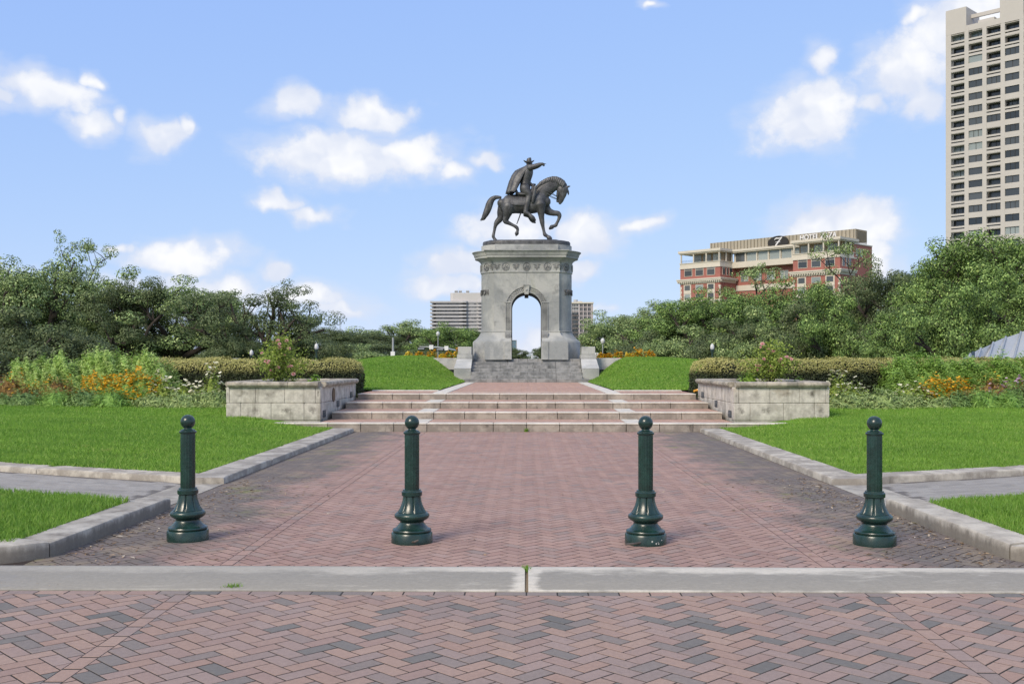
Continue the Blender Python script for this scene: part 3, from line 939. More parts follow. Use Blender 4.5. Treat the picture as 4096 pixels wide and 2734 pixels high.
def fix_normals(me):
    bm = bmesh.new(); bm.from_mesh(me); bmesh.ops.remove_doubles(bm, verts=bm.verts, dist=1e-6)
    bmesh.ops.recalc_face_normals(bm, faces=bm.faces); bm.to_mesh(me); bm.free()
def carved(mb_list, mat, name, parent, cut=None, deg=40):
    bm = bmesh.new()
    for mb in mb_list:
        o = mb.build('tmp'); fix_normals(o.data)
        if cut:
            md = o.modifiers.new('b', 'BOOLEAN'); md.object = cut; md.operation = 'DIFFERENCE'; md.solver = 'EXACT'
            bpy.context.view_layer.update()
            me = evaluated(o)
        else: me = o.data
        bm.from_mesh(me)
        bpy.data.objects.remove(o)
    me = bpy.data.meshes.new(name); bm.to_mesh(me); bm.free()
    me.materials.clear(); me.materials.append(mat)
    o = mobj(name, me, parent)
    sharp(me, deg)
    return o
mon = empty('granite_arch')
tag(mon, 'weathered grey granite arch with carved frieze, carrying the bronze horseman', 'monument')
cut = cutter(); fix_normals(cut.data)
pl = [(1.66, .40), (2.46, .40), (2.50, .385), (2.52, .36), (2.53, .36), (2.60, .27), (2.70, .165), (2.80, .09), (2.90, .04), (2.946, .035), (2.947, .055), (2.985, .055), (2.986, .02), (3.0, .0)]
carved([loft_plan('ends', pl), loft_plan('block', pl)], M_gran, 'plinth', mon, cut)
sh = [(3.0, 0), (5.66, 0)]
carved([loft_plan('ends', sh), loft_plan('block', [(3.0, 0), (4.288, 0), (4.29, -.006), (4.30, -.006), (4.302, 0), (5.66, 0)])], M_gran, 'shaft', mon, cut)
fr = [(5.66, .02), (5.67, .035), (5.72, .035), (5.73, .02), (6.13, .02), (6.14, .035), (6.17, .035)]
carved([loft_plan('ends', fr), loft_plan('block', fr)], M_gran, 'frieze', mon)
co = [(6.17, .035), (6.20, .06), (6.25, .11), (6.30, .19), (6.33, .21), (6.335, .30), (6.44, .31), (6.445, .335), (6.47, .335), (6.475, .345), (6.54, .36), (6.60, .40), (6.63, .44), (6.655, .44), (6.66, .42), (6.68, .1)]
carved([loft_plan('ends', co), loft_plan('block', co)], M_gran, 'cornice', mon, deg=30)
at_ = [(6.66, 0), (6.96, 0)]
carved([loft_plan('ends', at_), loft_plan('block', [(6.66, -.04), (6.965, -.04)])], M_gran, 'attic', mon)
bpy.data.objects.remove(cut)
# recessed joints: vertical above the keystone
MB().box(-.007, .007, MY0-.004, MY0+.02, 5.05, 5.66).build('mortar_joint', M_gran_dk, mon)
# pilaster bases beside the opening
for s in (-1, 1):
    MB().cbox(*sorted((s*.675, s*1.005)), MY0-.44, MY0+.1, 1.66, 2.50, .012).build('pilaster_base', M_gran, mon)
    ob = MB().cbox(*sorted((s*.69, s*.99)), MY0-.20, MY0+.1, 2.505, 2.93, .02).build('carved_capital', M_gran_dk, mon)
    m = MB()
    for k in range(4):
        x = s*(.74+k*.066); m.box(x-.02, x+.02, MY0-.225, MY0-.19, 2.55, 2.76)
    m.tube([(s*.84, MY0-.23, 2.84), (s*.84, MY0-.19, 2.84)], [.05, .05], 12)
    m.box(*sorted((s*.70, s*.98)), MY0-.225, MY0-.19, 2.775, 2.79)
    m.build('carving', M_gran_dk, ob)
# latticed band round the arch
def band_pt(q, t_, y):
    """q: distance from the left foot, t_: 0 inner .. 1 outer"""
    r0, r1 = .735, .945; zs, zb = 4.052, 2.94
    r = r0+(r1-r0)*t_; rm = (r0+r1)/2; Ls = zs-zb; La = PI*rm
    if q < Ls: return (-r, y, zb+q)
    if q > Ls+La: return (r, y, zs-(q-Ls-La))
    a = PI-(q-Ls)/rm
    return (r*math.cos(a), y, zs+r*math.sin(a))
Lt = 2*(4.052-2.94)+PI*.84
m = MB(); n = 120; vs = []
for k in range(n+1):
    q = Lt*k/n
    for t_, y in ((-.16, MY0+.02), (-.16, MY0-.05), (-.02, MY0-.05), (0, MY0-.018), (1, MY0-.018), (1.02, MY0-.05), (1.16, MY0-.05), (1.16, MY0+.02)):
        vs.append(band_pt(q, t_, y))
m.loft_raw(vs, n+1, 8)
band = m.build('arch_band', M_gran, mon, auto=40)
m = MB(); step = .115
for k in range(-2, int(Lt/step)+1):
    for sg in (1, -1):
        prev = None; vs = []
        for j in range(5):
            t_ = j/4; q = k*step+(t_ if sg > 0 else 1-t_)*step*2
            if q < 0 or q > Lt: continue
            for dq, y in ((-.012, MY0-.018), (0, MY0-.042), (.012, MY0-.018)):
                vs.append(band_pt(min(max(q+dq, 0), Lt), t_, y))
        nr = len(vs)//3
        if nr > 1: m.loft_raw(vs, nr, 3, caps=False, closed=False)
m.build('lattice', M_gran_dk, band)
for s in (-1, 1):
    MB().cbox(*sorted((s*.70, s*1.0)), MY0-.055, MY0+.02, 4.27, 4.32, .008).build('impost', M_gran, mon)
ks = MB().loft_raw([(x, y, z) for z, w, f in ((4.66, .095, .09), (5.06, .135, .13), (5.065, .15, .15), (5.10, .15, .15)) for x, y in ((-w, MY0-f), (w, MY0-f), (w, MY0+.3), (-w, MY0+.3))], 4, 4).build('keystone', M_gran, mon)
st = [((.10 if k % 2 == 0 else .042)*math.sin(PI*k/5), (.10 if k % 2 == 0 else .042)*math.cos(PI*k/5)) for k in range(10)]
MB().loft_raw([(x, MY0-.105, 4.86+z) for x, z in st]+[(x*.2, MY0-.15, 4.86+z*.2) for x, z in st], 2, 10).build('star', M_gran, ks)
MB().box(-.095, .095, MY0+1.9, MY0+2.25, 4.62, 4.8).build('rear_keystone', M_gran, mon)
# frieze ornaments
def palmette():
    m = MB(); n = 22
    vs = []
    for k in range(n):                                   # ring, open towards the base
        a = 2*PI*k/n
        cx, cz = .165*math.cos(a), .175*math.sin(a)
        for i in range(6):
            b = 2*PI*i/6; rr = 1+.10*math.cos(b)
            vs.append((cx*rr, -.022*math.sin(b)-.008, cz*rr))
    fs = [(k*6+i, k*6+(i+1) % 6, ((k+1) % n)*6+(i+1) % 6, ((k+1) % n)*6+i) for k in range(n) for i in range(6)]
    m.add(vs, fs)
    for k in range(7):
        a = math.radians(-105+35*k)
        d = Vector((math.sin(a), 0, math.cos(a)))
        base = Vector((0, -.012, -.07))
        p = [base+d*s*(1.25 if k == 3 else 1) for s in (.03, .07, .11, .145, .165)]
        m.tube(p, [.008, .014, .02, .018, .004], 6)
    m.tube([(-.05, -.012, -.14), (0, -.012, -.1), (.05, -.012, -.14)], [.012, .018, .012], 6)
    return m
def sprig():
    m = MB()
    for s in (-1, 1):
        m.tube([(s*.01, -.01, -.15), (s*.03, -.012, -.05), (s*.07, -.01, .05), (s*.12, -.008, .13)], [.01, .01, .008, .004], 6)
        for k, (x, z) in enumerate(((.03, -.08), (.045, -.01), (.07, .06))):
            m.tube([(s*x, -.01, z), (s*(x+.05), -.016, z+.03), (s*(x+.10), -.01, z+.005)], [.006, .016, .003], 6)
            m.tube([(s*x, -.01, z), (s*(x-.02), -.016, z+.045), (s*(x-.035), -.01, z+.07)], [.006, .012, .003], 6)
    return m
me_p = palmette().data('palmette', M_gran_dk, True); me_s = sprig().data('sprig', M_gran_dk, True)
FZ = 5.93
for x in (-.96, 0, .96): mobj('palmette', me_p, mon, (x, MY0-.022, FZ))
for x in (-.48, .48, -1.36, 1.36): mobj('leaf_sprig', me_s, mon, (x, MY0-.022, FZ))
for s in (-1, 1):
    for ph, me in ((28, me_s), (47, me_p), (75, me_s), (94, me_p)):
        a = math.radians(ph); R_ = ENDR+.022
        mobj('palmette' if me is me_p else 'leaf_sprig', me, mon, (s*(ENDC+R_*math.sin(a)), MCY-R_*math.cos(a), FZ), s*a)
# the name on both rounded ends
for s in (-1, 1):
    me = text_mesh('SAM HOUSTON', .33, .03, simple('letter_relief_shade', (.12, .12, .118), .85))  # letters coloured dark; the shading of the relief is painted in
    co_ = np.zeros(len(me.vertices)*3); me.vertices.foreach_get('co', co_); co_ = co_.reshape(-1, 3)
    w = co_[:, 0].max()-co_[:, 0].min(); x = (co_[:, 0]-(co_[:, 0].max()+co_[:, 0].min())/2)*(1.80/w)
    R_ = ENDR+.012+co_[:, 2]
    if s > 0: ang = x/ENDR; nx = ENDC+R_*np.cos(ang); ny = MCY+R_*np.sin(ang)
    else: ang = x/ENDR; nx = -ENDC-R_*np.cos(ang); ny = MCY-R_*np.sin(ang)
    nz = 4.655+co_[:, 1]*1.1
    me.vertices.foreach_set('co', np.stack([nx, ny, nz], 1).ravel()); me.update()
    o = mobj('inscription', me, mon)

# granite stairs with cheek walls
ms = empty('monument_stairs', (0, 45.5, 0))
tag(ms, 'grey granite stairs with cheek walls rising to the arch', 'stairs')
rise = (1.70-.675)/7; tread = 2.75/6.6
for k in range(7):
    hw = 2.72 if k == 0 else 2.44
    y0 = 44.22+k*tread; y1 = 51.5 if k == 6 else y0+tread+.1
    z1 = .675+rise*(k+1)
    cuts = [-hw, -.35-.25*(k % 3), .32 if k % 2 else .05, 1.3, hw]
    for a, b in zip(cuts[:-1], cuts[1:]):
        q = MB().cbox(a+.004, b-.004, y0-45.5, y1-45.5, z1-rise-(.05), z1, .012).build('stair_block', M_gran_step, ms)
for s in (-1, 1):
    def qb(x0, x1, y0, y1, z0, z1, nm, mat): return MB().cbox(*sorted((s*x0, s*x1)), y0-45.5, y1-45.5, z0, z1, .015).build(nm, mat, ms)
    qb(2.45, 3.20, 45.1, 46.3, .60, 1.27, 'cheek_wall', M_gran)
    a, b = sorted((s*2.45, s*3.20))
    a2, b2 = sorted((s*2.45, s*3.14))
    MB().add([(a, 45.1-45.5, 1.275), (b, 45.1-45.5, 1.275), (b, .9, 1.275), (a, .9, 1.275), (a2, .68, 1.70), (b2, .68, 1.70), (b2, .9, 1.70), (a2, .9, 1.70)],
             [(3, 2, 1, 0), (4, 5, 6, 7), (0, 1, 5, 4), (1, 2, 6, 5), (2, 3, 7, 6), (3, 0, 4, 7)]).build('sloped_cap', M_gran_lt, ms)  # paler than the wall below: light on the upward slope put into its colour
    qb(2.45, 3.14, 46.18, 47.4, 1.705, 1.885, 'pier_base', M_gran)
    qb(2.49, 3.10, 46.22, 47.3, 1.89, 2.245, 'pier_block', M_gran)
    # low ring wall and platform edge behind the mound
    ow = empty('ring_wall', (s*4.5, 47, 0))
    tag(ow, 'low pale granite ring wall holding marigolds %s of the arch' % ('left' if s < 0 else 'right'), 'wall')
    for k in range(5):
        a0 = 3.16+k*1.2; yy = 46.9+.07*(k**1.5)
        MB().cbox(*sorted((s*a0-s*4.5, s*(a0+1.19)-s*4.5)), yy-47, yy-47+.35, 1.2, 1.735-.025*k, .015).build('wall_block', M_gran_lt, ow)
MB().box(-12, 12, 47.6, 70, 1.0, 1.66).build('platform', M_gran_dk); struct(bpy.data.objects['platform'])

# ================================================================== bronze horseman
def bronze_mat(t, b):
    p = t.pos(); n = t.noise(p, 3.0, 6, .65); f = t.noise(p, 30, 4, .7)
    st = t.noise(t.vmath('MULTIPLY', p, (4, 4, .6)), 1.4, 5, .65)
    c = t.mix(t.smooth(n, .35, .65), (.048, .049, .052), (.105, .107, .112))
    c = t.mix(t.smooth(st, .58, .70, 0, .55), c, (.20, .205, .21))
    setb(t, b, c, t.math('MULTIPLY_ADD', f, .25, .38), .35, t.bump(t.math('ADD', f, n), .35, .02), .5)
M_bronze = material('dark_bronze', bronze_mat)
def hp(x, y, off=0.0): return Vector(((x-1003)*.0029963, MCY+off, 11.5016-.0029963*y))
K = .0029963
def limb(m, pts, off=0.0, depth=1.0, n=14, offs=None):
    """pts (x,y,r) in the statue's side view; resampled smooth; cross-section r in plane, r*depth across"""
    P = []
    N = len(pts)
    for i in range(N-1):
        p0, p1, p2, p3 = pts[max(i-1, 0)], pts[i], pts[i+1], pts[min(i+2, N-1)]
        for k in range(4):
            t_ = k/4
            P.append(tuple(.5*((2*p1[j])+(-p0[j]+p2[j])*t_+(2*p0[j]-5*p1[j]+4*p2[j]-p3[j])*t_*t_+(-p0[j]+3*p1[j]-3*p2[j]+p3[j])*t_**3) for j in range(3)))
    P.append(tuple(pts[-1]))
    vs = []
    M_ = len(P)
    # rounded ends
    def extend(a, b):
        d = Vector((a[0]-b[0], a[1]-b[1])); d = d.normalized() if d.length else Vector((0, 1))
        return [(a[0]+d.x*a[2]*f, a[1]+d.y*a[2]*f, max(a[2]*g, .5)) for f, g in ((.98, .12), (.8, .6), (.45, .89))]
    P = extend(P[0], P[1]) + P + extend(P[-1], P[-2])[::-1]
    for i, (x, y, r) in enumerate(P):
        a, b = P[max(i-1, 0)], P[min(i+1, len(P)-1)]
        d = Vector((b[0]-a[0], b[1]-a[1])); d = d.normalized() if d.length else Vector((1, 0))
        nx, ny = -d.y, d.x
        s = i/(len(P)-1)
        o = off if offs is None else off+(offs-off)*s
        for k in range(n):
            th = 2*PI*k/n
            q = hp(x+nx*r*math.cos(th), y+ny*r*math.cos(th), o)
            q.y += r*K*depth*math.sin(th)
            vs.append(q)
    m.loft_raw(vs, len(P), n)
def remeshed(m, name, parent, voxel, smooth_it=3):
    o = m.build(name, M_bronze)
    fix_normals(o.data)
    md = o.modifiers.new('r', 'REMESH'); md.mode = 'VOXEL'; md.voxel_size = voxel; md.use_smooth_shade = True
    sm = o.modifiers.new('s', 'SMOOTH'); sm.iterations = smooth_it; sm.factor = .5
    bpy.context.view_layer.update()
    me = evaluated(o); bpy.data.objects.remove(o)
    me.materials.clear(); me.materials.append(M_bronze)
    return mobj(name, me, parent)
stat = empty('horseman_statue')
tag(stat, 'dark bronze statue of a pointing rider on a walking horse, on top of the arch', 'statue')
# ground plate
vs = []
rng = random.Random(9)
for z, o_, top in ((6.955, -.05, 0), (7.11, -.04, 0), (7.15, -.06, 1), (7.19, -.20, 1), (7.225, -.55, 1)):
    for sg in (1, -1):
        for a in np.linspace(-PI/2, PI/2, 17):
            a2 = a if sg > 0 else a+PI
            r = ENDR+o_; jz = rng.uniform(-.014, .02) if top else 0
            vs.append((sg*(ENDC-.02)*(1 if top < 2 else 1)+r*math.cos(a2), MCY+r*math.sin(a2), z+jz))
MB().loft_raw(vs, 5, 34).build('ground_plate', M_bronze, stat, auto=50)
# horse
m = MB()
limb(m, [(612, 830, 70), (650, 840, 128), (720, 850, 150), (830, 848, 146), (950, 852, 148), (1060, 850, 150), (1160, 830, 150), (1240, 800, 135), (1300, 810, 85)], 0, .80, 20)
limb(m, [(1190, 720, 130), (1250, 650, 135), (1330, 590, 128), (1410, 545, 112), (1480, 520, 92), (1540, 530, 74), (1585, 560, 58)], 0, .48, 16)
limb(m, [(1560, 570, 72), (1568, 620, 84), (1562, 690, 72), (1548, 750, 56), (1538, 800, 42), (1528, 832, 26)], 0, .52, 14)
limb(m, [(1520, 650, 44), (1508, 700, 40), (1500, 760, 28), (1488, 802, 22)], 0, .8)
limb(m, [(1640, 585, 20), (1665, 578, 16), (1695, 568, 4)], -.07, .6)
limb(m, [(1640, 600, 16), (1655, 650, 17), (1660, 690, 12), (1652, 708, 5)], .08, .7)
for off, sgn in ((.17, 1),):
    limb(m, [(640, 880, 90), (612, 970, 74), (592, 1060, 54), (535, 1128, 43), (510, 1190, 28), (494, 1270, 23), (480, 1335, 27), (488, 1365, 24), (505, 1390, 25)], off, .85)
    limb(m, [(505, 1388, 24), (512, 1408, 36)], off, 1.0)
limb(m, [(725, 900, 98), (705, 990, 80), (690, 1060, 54), (672, 1122, 42), (730, 1155, 31), (800, 1190, 25), (850, 1222, 29), (866, 1258, 22), (858, 1290, 24)], -.20, .8)
limb(m, [(858, 1290, 26), (850, 1320, 33), (840, 1352, 10)], -.20, .9)
limb(m, [(1215, 860, 88), (1228, 950, 68), (1236, 1050, 46), (1248, 1140, 38), (1258, 1200, 29), (1275, 1280, 24), (1290, 1332, 31), (1325, 1356, 26)], -.18, .85)
limb(m, [(1330, 1360, 25), (1352, 1380, 38), (1372, 1394, 34)], -.18, .95)
limb(m, [(1290, 880, 85), (1340, 945, 66), (1420, 978, 48), (1500, 988, 42), (1522, 1030, 33), (1506, 1085, 25), (1480, 1140, 25), (1462, 1172, 30), (1425, 1185, 23)], .18, .85)
limb(m, [(1428, 1184, 25), (1400, 1200, 36), (1372, 1222, 22)], .18, .95)
horse = remeshed(m, 'horse', stat, .022)
# mane, tail
m = MB(); rng = random.Random(4)
crest = [(1185, 570), (1230, 515), (1290, 475), (1350, 447), (1420, 430), (1480, 432), (1540, 455), (1590, 490), (1618, 535)]
for i in range(len(crest)-1):
    for k in range(2):
        x = crest[i][0]+(crest[i+1][0]-crest[i][0])*k/2; y = crest[i][1]+(crest[i+1][1]-crest[i][1])*k/2
        for off in (-.06, .05):
            limb(m, [(x-10, y+8, 24), (x-26+rng.uniform(-8, 8), y+42, 24), (x-44+rng.uniform(-10, 10), y+82, 9)], off-.03, .8, 8, off*2.6)
limb(m, [(1580, 500, 24), (1612, 545, 22), (1622, 585, 10)], 0, .8, 8)
remeshed(m, 'mane', horse, .016, 1)
m = MB()
limb(m, [(590, 742, 24), (520, 742, 34), (462, 775, 46), (425, 840, 56), (400, 915, 56), (368, 990, 50), (330, 1055, 34), (292, 1092, 14), (272, 1104, 4)], 0, .8)
for dy, off in ((10, .05), (-8, -.06), (22, -.03)):
    limb(m, [(500, 745+dy, 16), (430, 830+dy, 26), (395, 930+dy, 28), (345, 1040+dy, 16), (300, 1085+dy, 5)], off, .8, 8)
limb(m, [(380, 1000, 24), (350, 1070, 16), (330, 1102, 4)], 0, .8, 8)
remeshed(m, 'tail', horse, .016, 1)
# saddle cloth and saddle
def shell(rows, name, parent, off0):
    """draped sheet: rows of side-view points, one sheet per flank"""
    for sg in (-1, 1):
        nr, nc = len(rows), len(rows[0]); vs = []
        for th in (0, .02):
            for r in rows:
                for (x, y, o_) in r: q = hp(x, y, sg*(o_+th)); vs.append(q)
        fs = []
        for r in range(nr-1):
            for c in range(nc-1):
                a = r*nc+c; b = nr*nc
                fs.append((a+b, a+1+b, a+1+nc+b, a+nc+b)); fs.append((a, a+nc, a+1+nc, a+1))
        edge = [(0, c) for c in range(nc)]+[(r, nc-1) for r in range(1, nr)]+[(nr-1, c) for c in range(nc-2, -1, -1)]+[(r, 0) for r in range(nr-2, 0, -1)]
        for i in range(len(edge)):
            p, q = edge[i], edge[(i+1) % len(edge)]
            a, b = p[0]*nc+p[1], q[0]*nc+q[1]
            fs.append((a, b, b+nr*nc, a+nr*nc))
        MB().add(vs, fs).build(name, M_bronze, parent, auto=50)
shell([[(752, 700, .05), (850, 700, .05), (960, 700, .06), (1060, 700, .06)], [(750, 760, .30), (850, 762, .31), (960, 762, .32), (1060, 760, .32)],
       [(752, 850, .37), (850, 862, .37), (960, 868, .38), (1050, 860, .38)], [(770, 872, .375), (850, 880, .375), (950, 882, .375), (1030, 872, .375)]], 'saddle_cloth', stat, 0)
m = MB()
limb(m, [(870, 690, 30), (900, 702, 40), (980, 710, 42), (1060, 690, 44), (1100, 640, 38), (1106, 590, 30), (1106, 560, 26)], 0, 3.2)
limb(m, [(1070, 545, 14), (1106, 541, 17), (1143, 540, 11)], 0, 2.2)
limb(m, [(850, 700, 22), (848, 650, 20), (846, 622, 10)], 0, 5)
limb(m, [(1140, 600, 22), (1128, 680, 30), (1110, 780, 30), (1100, 830, 22)], -.40, .8)
remeshed(m, 'saddle', stat, .02, 2)
# tack
m = MB()
for off in (-.09, .09):
    m.tube([hp(1490, 735, off), hp(1420, 695, off*1.5), hp(1330, 660, off*2.2), hp(1200, 620, off*1.5), hp(1130, 560, off)], .014, 6)
    m.tube([hp(1480, 770, off), hp(1400, 738, off*1.6), hp(1340, 700, off*2.5)], .014, 6)
m.tube([hp(1500, 640, -.13), hp(1500, 700, -.12), hp(1490, 740, -.1), hp(1485, 790, -.07)], .016, 6)
m.build('reins', M_bronze, horse, smooth=True)
MB().tube([hp(930, 900, .42), hp(897, 1010, .44), hp(868, 1090, .44), hp(848, 1142, .44)], [.03, .028, .024, .016], 8).build('scabbard', M_bronze, stat, smooth=True)
# rider
rider = None
m = MB()
limb(m, [(975, 660, 70), (980, 600, 84), (985, 530, 80), (995, 450, 84), (1012, 370, 92), (1030, 305, 80), (1040, 262, 50)], 0, 1.15, 18)
limb(m, [(1040, 268, 30), (1040, 235, 30), (1040, 215, 42), (1042, 185, 44), (1042, 165, 38)], 0, .95)
limb(m, [(1082, 205, 14), (1092, 214, 8)], 0, .8, 8)
limb(m, [(1055, 292, 50), (1110, 283, 46), (1165, 268, 42), (1212, 250, 34), (1238, 244, 24)], -.24, .95, 14, -.34)
limb(m, [(1232, 240, 22), (1256, 240, 20), (1272, 246, 15)], -.34, 1.0, 10)
limb(m, [(1262, 236, 8), (1285, 239, 7), (1308, 243, 5)], -.36, 1.0, 8)
for k, o_ in enumerate((-.335, -.315, -.30)):
    limb(m, [(1262, 246+k*3, 8), (1280, 254+k*3, 8), (1276, 268+k*2, 7), (1262, 266, 6)], o_, 1, 8)
limb(m, [(1245, 248, 8), (1258, 262, 8), (1270, 262, 6)], -.375, 1, 8)
limb(m, [(1040, 300, 46), (1010, 390, 42), (1010, 470, 38), (1060, 520, 30), (1095, 548, 22)], .27, .95, 12, .14)
for off in (-.33, .33):
    limb(m, [(975, 610, 78), (1005, 660, 74), (1045, 715, 64), (1040, 770, 54), (1022, 830, 50), (1005, 900, 44), (992, 960, 38), (988, 985, 36)], off*.7, .85, 14, off*1.18)
    limb(m, [(975, 1000, 26), (1010, 1008, 28), (1045, 1022, 24), (1075, 1040, 14)], off*1.2, .8)
    limb(m, [(1030, 1012, 18), (1075, 1060, 34), (1110, 1095, 34), (1138, 1118, 16)], off*1.22, .8)
rider = remeshed(m, 'rider', stat, .018, 2)
# hat
m = MB(); n = 24
vs = []
for (f, r, z) in ((0, .62, 0), (0, 1.0, 0), (0, 1.0, 1)):
    for k in range(n):
        a = 2*PI*k/n
        lift = .035*math.cos(2*a)+.02
        x = 1040+84*r*math.cos(a); q = hp(x, 196, 0)
        q.y += .24*r*math.sin(a); q.z += (lift+.018*abs(math.cos(a))**3*2)*(r if r > .7 else .2) + (.022 if z else 0)
        vs.append(q)
for (rx, ry, y) in ((.40, .36, 186), (.40, .36, 168), (.36, .31, 140), (.30, .26, 128), (.12, .10, 134)):
    for k in range(n):
        a = 2*PI*k/n; q = hp(1042+100*rx*math.cos(a), y-(8*math.cos(a) if y < 150 else 0), 0); q.y += .36*ry*math.sin(a)*1.15
        vs.append(q)
m.loft_raw(vs, 8, n)
m.build('hat', M_bronze, rider, auto=60)
# cape: a sheet from the shoulders, blown back, with folds
outer = [(1010, 238), (950, 268), (890, 295), (825, 328), (770, 400), (730, 490), (702, 590), (682, 690)]
inner = [(1045, 250), (1020, 300), (985, 350), (950, 410), (915, 480), (880, 550), (850, 610), (812, 662)]
nr, nc = 22, 25; G = []
for r in range(nr):
    t_ = r/(nr-1); fi = t_*(len(outer)-1); i = min(int(fi), len(outer)-2); k = fi-i
    O = Vector(outer[i]).lerp(Vector(outer[i+1]), k); I = Vector(inner[i]).lerp(Vector(inner[i+1]), k)
    for c in range(nc):
        s = -1+2*c/(nc-1)
        w = abs(s)**1.7
        x, y = O.x+(I.x-O.x)*w, O.y+(I.y-O.y)*w
        fold = math.sin(s*15+t_*3)*(4+15*t_)
        q = hp(x+fold*.8, y+fold*.35, 0); q.y += math.sin(s*PI/2)*(.25+.20*t_)+math.cos(s*11)*.02*t_
        G.append(q)
off = nr*nc
vs = G+[Vector((q.x+.02, q.y, q.z-.012)) for q in G]; fs = []
for r in range(nr-1):
    for c in range(nc-1):
        a = r*nc+c
        fs.append((a, a+1, a+nc+1, a+nc)); fs.append((a+off, a+nc+off, a+nc+1+off, a+1+off))
edge = [c for c in range(nc)]+[r*nc+nc-1 for r in range(1, nr)]+[(nr-1)*nc+c for c in range(nc-2, -1, -1)]+[r*nc for r in range(nr-2, 0, -1)]
for i in range(len(edge)):
    a, b = edge[i], edge[(i+1) % len(edge)]
    fs.append((a, a+off, b+off, b))
MB().add(vs, fs).build('cape', M_bronze, rider, auto=60)

# ================================================================== buildings
M_glass = material('window_glass', lambda t, b: setb(t, b, t.mix(t.obrand(), (.020, .026, .030), (.085, .095, .10)), .12, 0, None, .7))
M_glass2 = material('curtained_glass', lambda t, b: setb(t, b, t.mix(t.obrand(), (.16, .19, .19), (.36, .41, .40)), .18, 0, None, .6))
M_tower = simple('tower_concrete', (.50, .475, .44), .9, var=.10, scale=.12, fine=2.0, bump=0)
M_cream = simple('cream_stone', (.60, .555, .47), .85, var=.10, scale=.3, fine=3.0, bump=0)
M_redbrick = simple('red_brick', (.34, .135, .11), .9, var=.14, scale=.4, fine=6.0, bump=0)
M_seam = simple('seamed_metal', (.37, .335, .26), .6, .2, var=.08, scale=.3, fine=2, bump=0)
M_darkm = simple('dark_metal', (.035, .033, .03), .5, .3, var=.2)
M_white = simple('white_paint', (.75, .75, .74), .6, var=.05)
M_taupe = simple('taupe_concrete', (.45, .44, .45), .9, var=.08, scale=.05, fine=1.0, bump=0)
M_taupe2 = simple('penthouse_concrete', (.52, .50, .485), .9, var=.06, scale=.05, fine=1.0, bump=0)
M_office = material('office_glass', lambda t, b: setb(t, b, t.mix(t.obrand(), (.14, .14, .15), (.33, .33, .34)), .25, 0, None, .5))
M_pink = simple('pinkish_panel', (.43, .385, .385), .9, var=.08, scale=.05, fine=1, bump=0)
M_bglass = simple('blue_glass', (.13, .21, .27), .15, .1, var=.2, scale=.3)
def frame_of(u, D):
    """building frame: x along the facade towards the right and the viewer, y into the building"""
    p = at(u, V0, D); return (p.x, p.y, 0), -PI/4
# ---- tall tower on the right
loc, rz = frame_of(3783, 255)
tw = empty('tower_block', loc, rz)
tag(tw, 'tall beige concrete apartment tower cut by the right edge of the picture', 'building')
BAY, FL, NB, NF, TOP = 4.25, 3.03, 9, 27, 83.2
x_off = 1.05; PW = .98
m = MB()
for b in range(NB+1):
    xa = 0 if b == 0 else x_off+b*BAY-PW/2-.25; xb = x_off+b*BAY+PW/2-.25
    m.box(xa, xb, 0, .9, 0, TOP)
m.build('pier_wall', M_tower, tw)
MB().box(.02, NB*BAY+x_off, 3.0, 22, 0, TOP-.5).build('core', M_tower, tw)
sp = MB()
me_w = {}
def wmesh(w, h, mat, key):
    if key not in me_w: me_w[key] = MB().box(0, w, 0, .08, 0, h).data(key, mat)
    return me_w[key]
wl = BAY-PW
rng = random.Random(31)
for f in range(NF):
    z = TOP-1.0-(f+1)*FL
    for b in range(NB):
        x0 = x_off+b*BAY+PW/2-.25
        balc = (b % 2 == 0) or (f < 2) or rng.random() < .12
        if b % 2 == 0 and b > 0 and rng.random() < .10 and f > 2: balc = False
        depth = 1.6 if balc else .32
        sp.box(x0, x0+wl, .04, .86, z-.02, z+.55 if balc else z+1.30)            # spandrel
        if balc:
            sp.box(x0, x0+wl, .02, .30, z+.86, z+1.28)                          # balcony rail
            mobj('balcony_slot', wmesh(wl, .31, M_glass, 'slot'), tw, (x0, .42, z+.55))
            sp.box(x0, x0+wl, .1, 2.0, z+2.86, z+3.0)
        w = mobj('window', wmesh(wl, 1.62, M_glass2 if rng.random() < .18 else M_glass, 'winc' if rng.random() < .18 else 'win'), tw, (x0, depth, z+1.30))
        if rng.random() < .75:
            k = rng.choice((1, 2))
            for q in range(k):
                xx = wl*(q+1)/(k+1)
                mobj('mullion', wmesh(.09, 1.62, M_darkm, 'mul'), w, (xx, -.06, 0))
sp.build('spandrel', M_tower, tw)
m = MB()
m.box(0, 5.0, -.02, 8, TOP-.9, TOP+5.2)                      # parapet blocks
m.box(12.9, 18.2, -.02, 8, TOP-.9, TOP+5.2)
m.box(18.2, NB*BAY+x_off, .4, 8, TOP-.9, TOP+2.6)
m.box(5.0, 12.9, .05, .6, TOP-.9, TOP+.55)
m.box(5.0, 12.9, 3.0, 3.6, TOP+3.0, TOP+3.9)
m.box(7.6, 11.4, .6, 6, TOP+.0, TOP+1.3)
m.build('parapet', M_tower, tw)
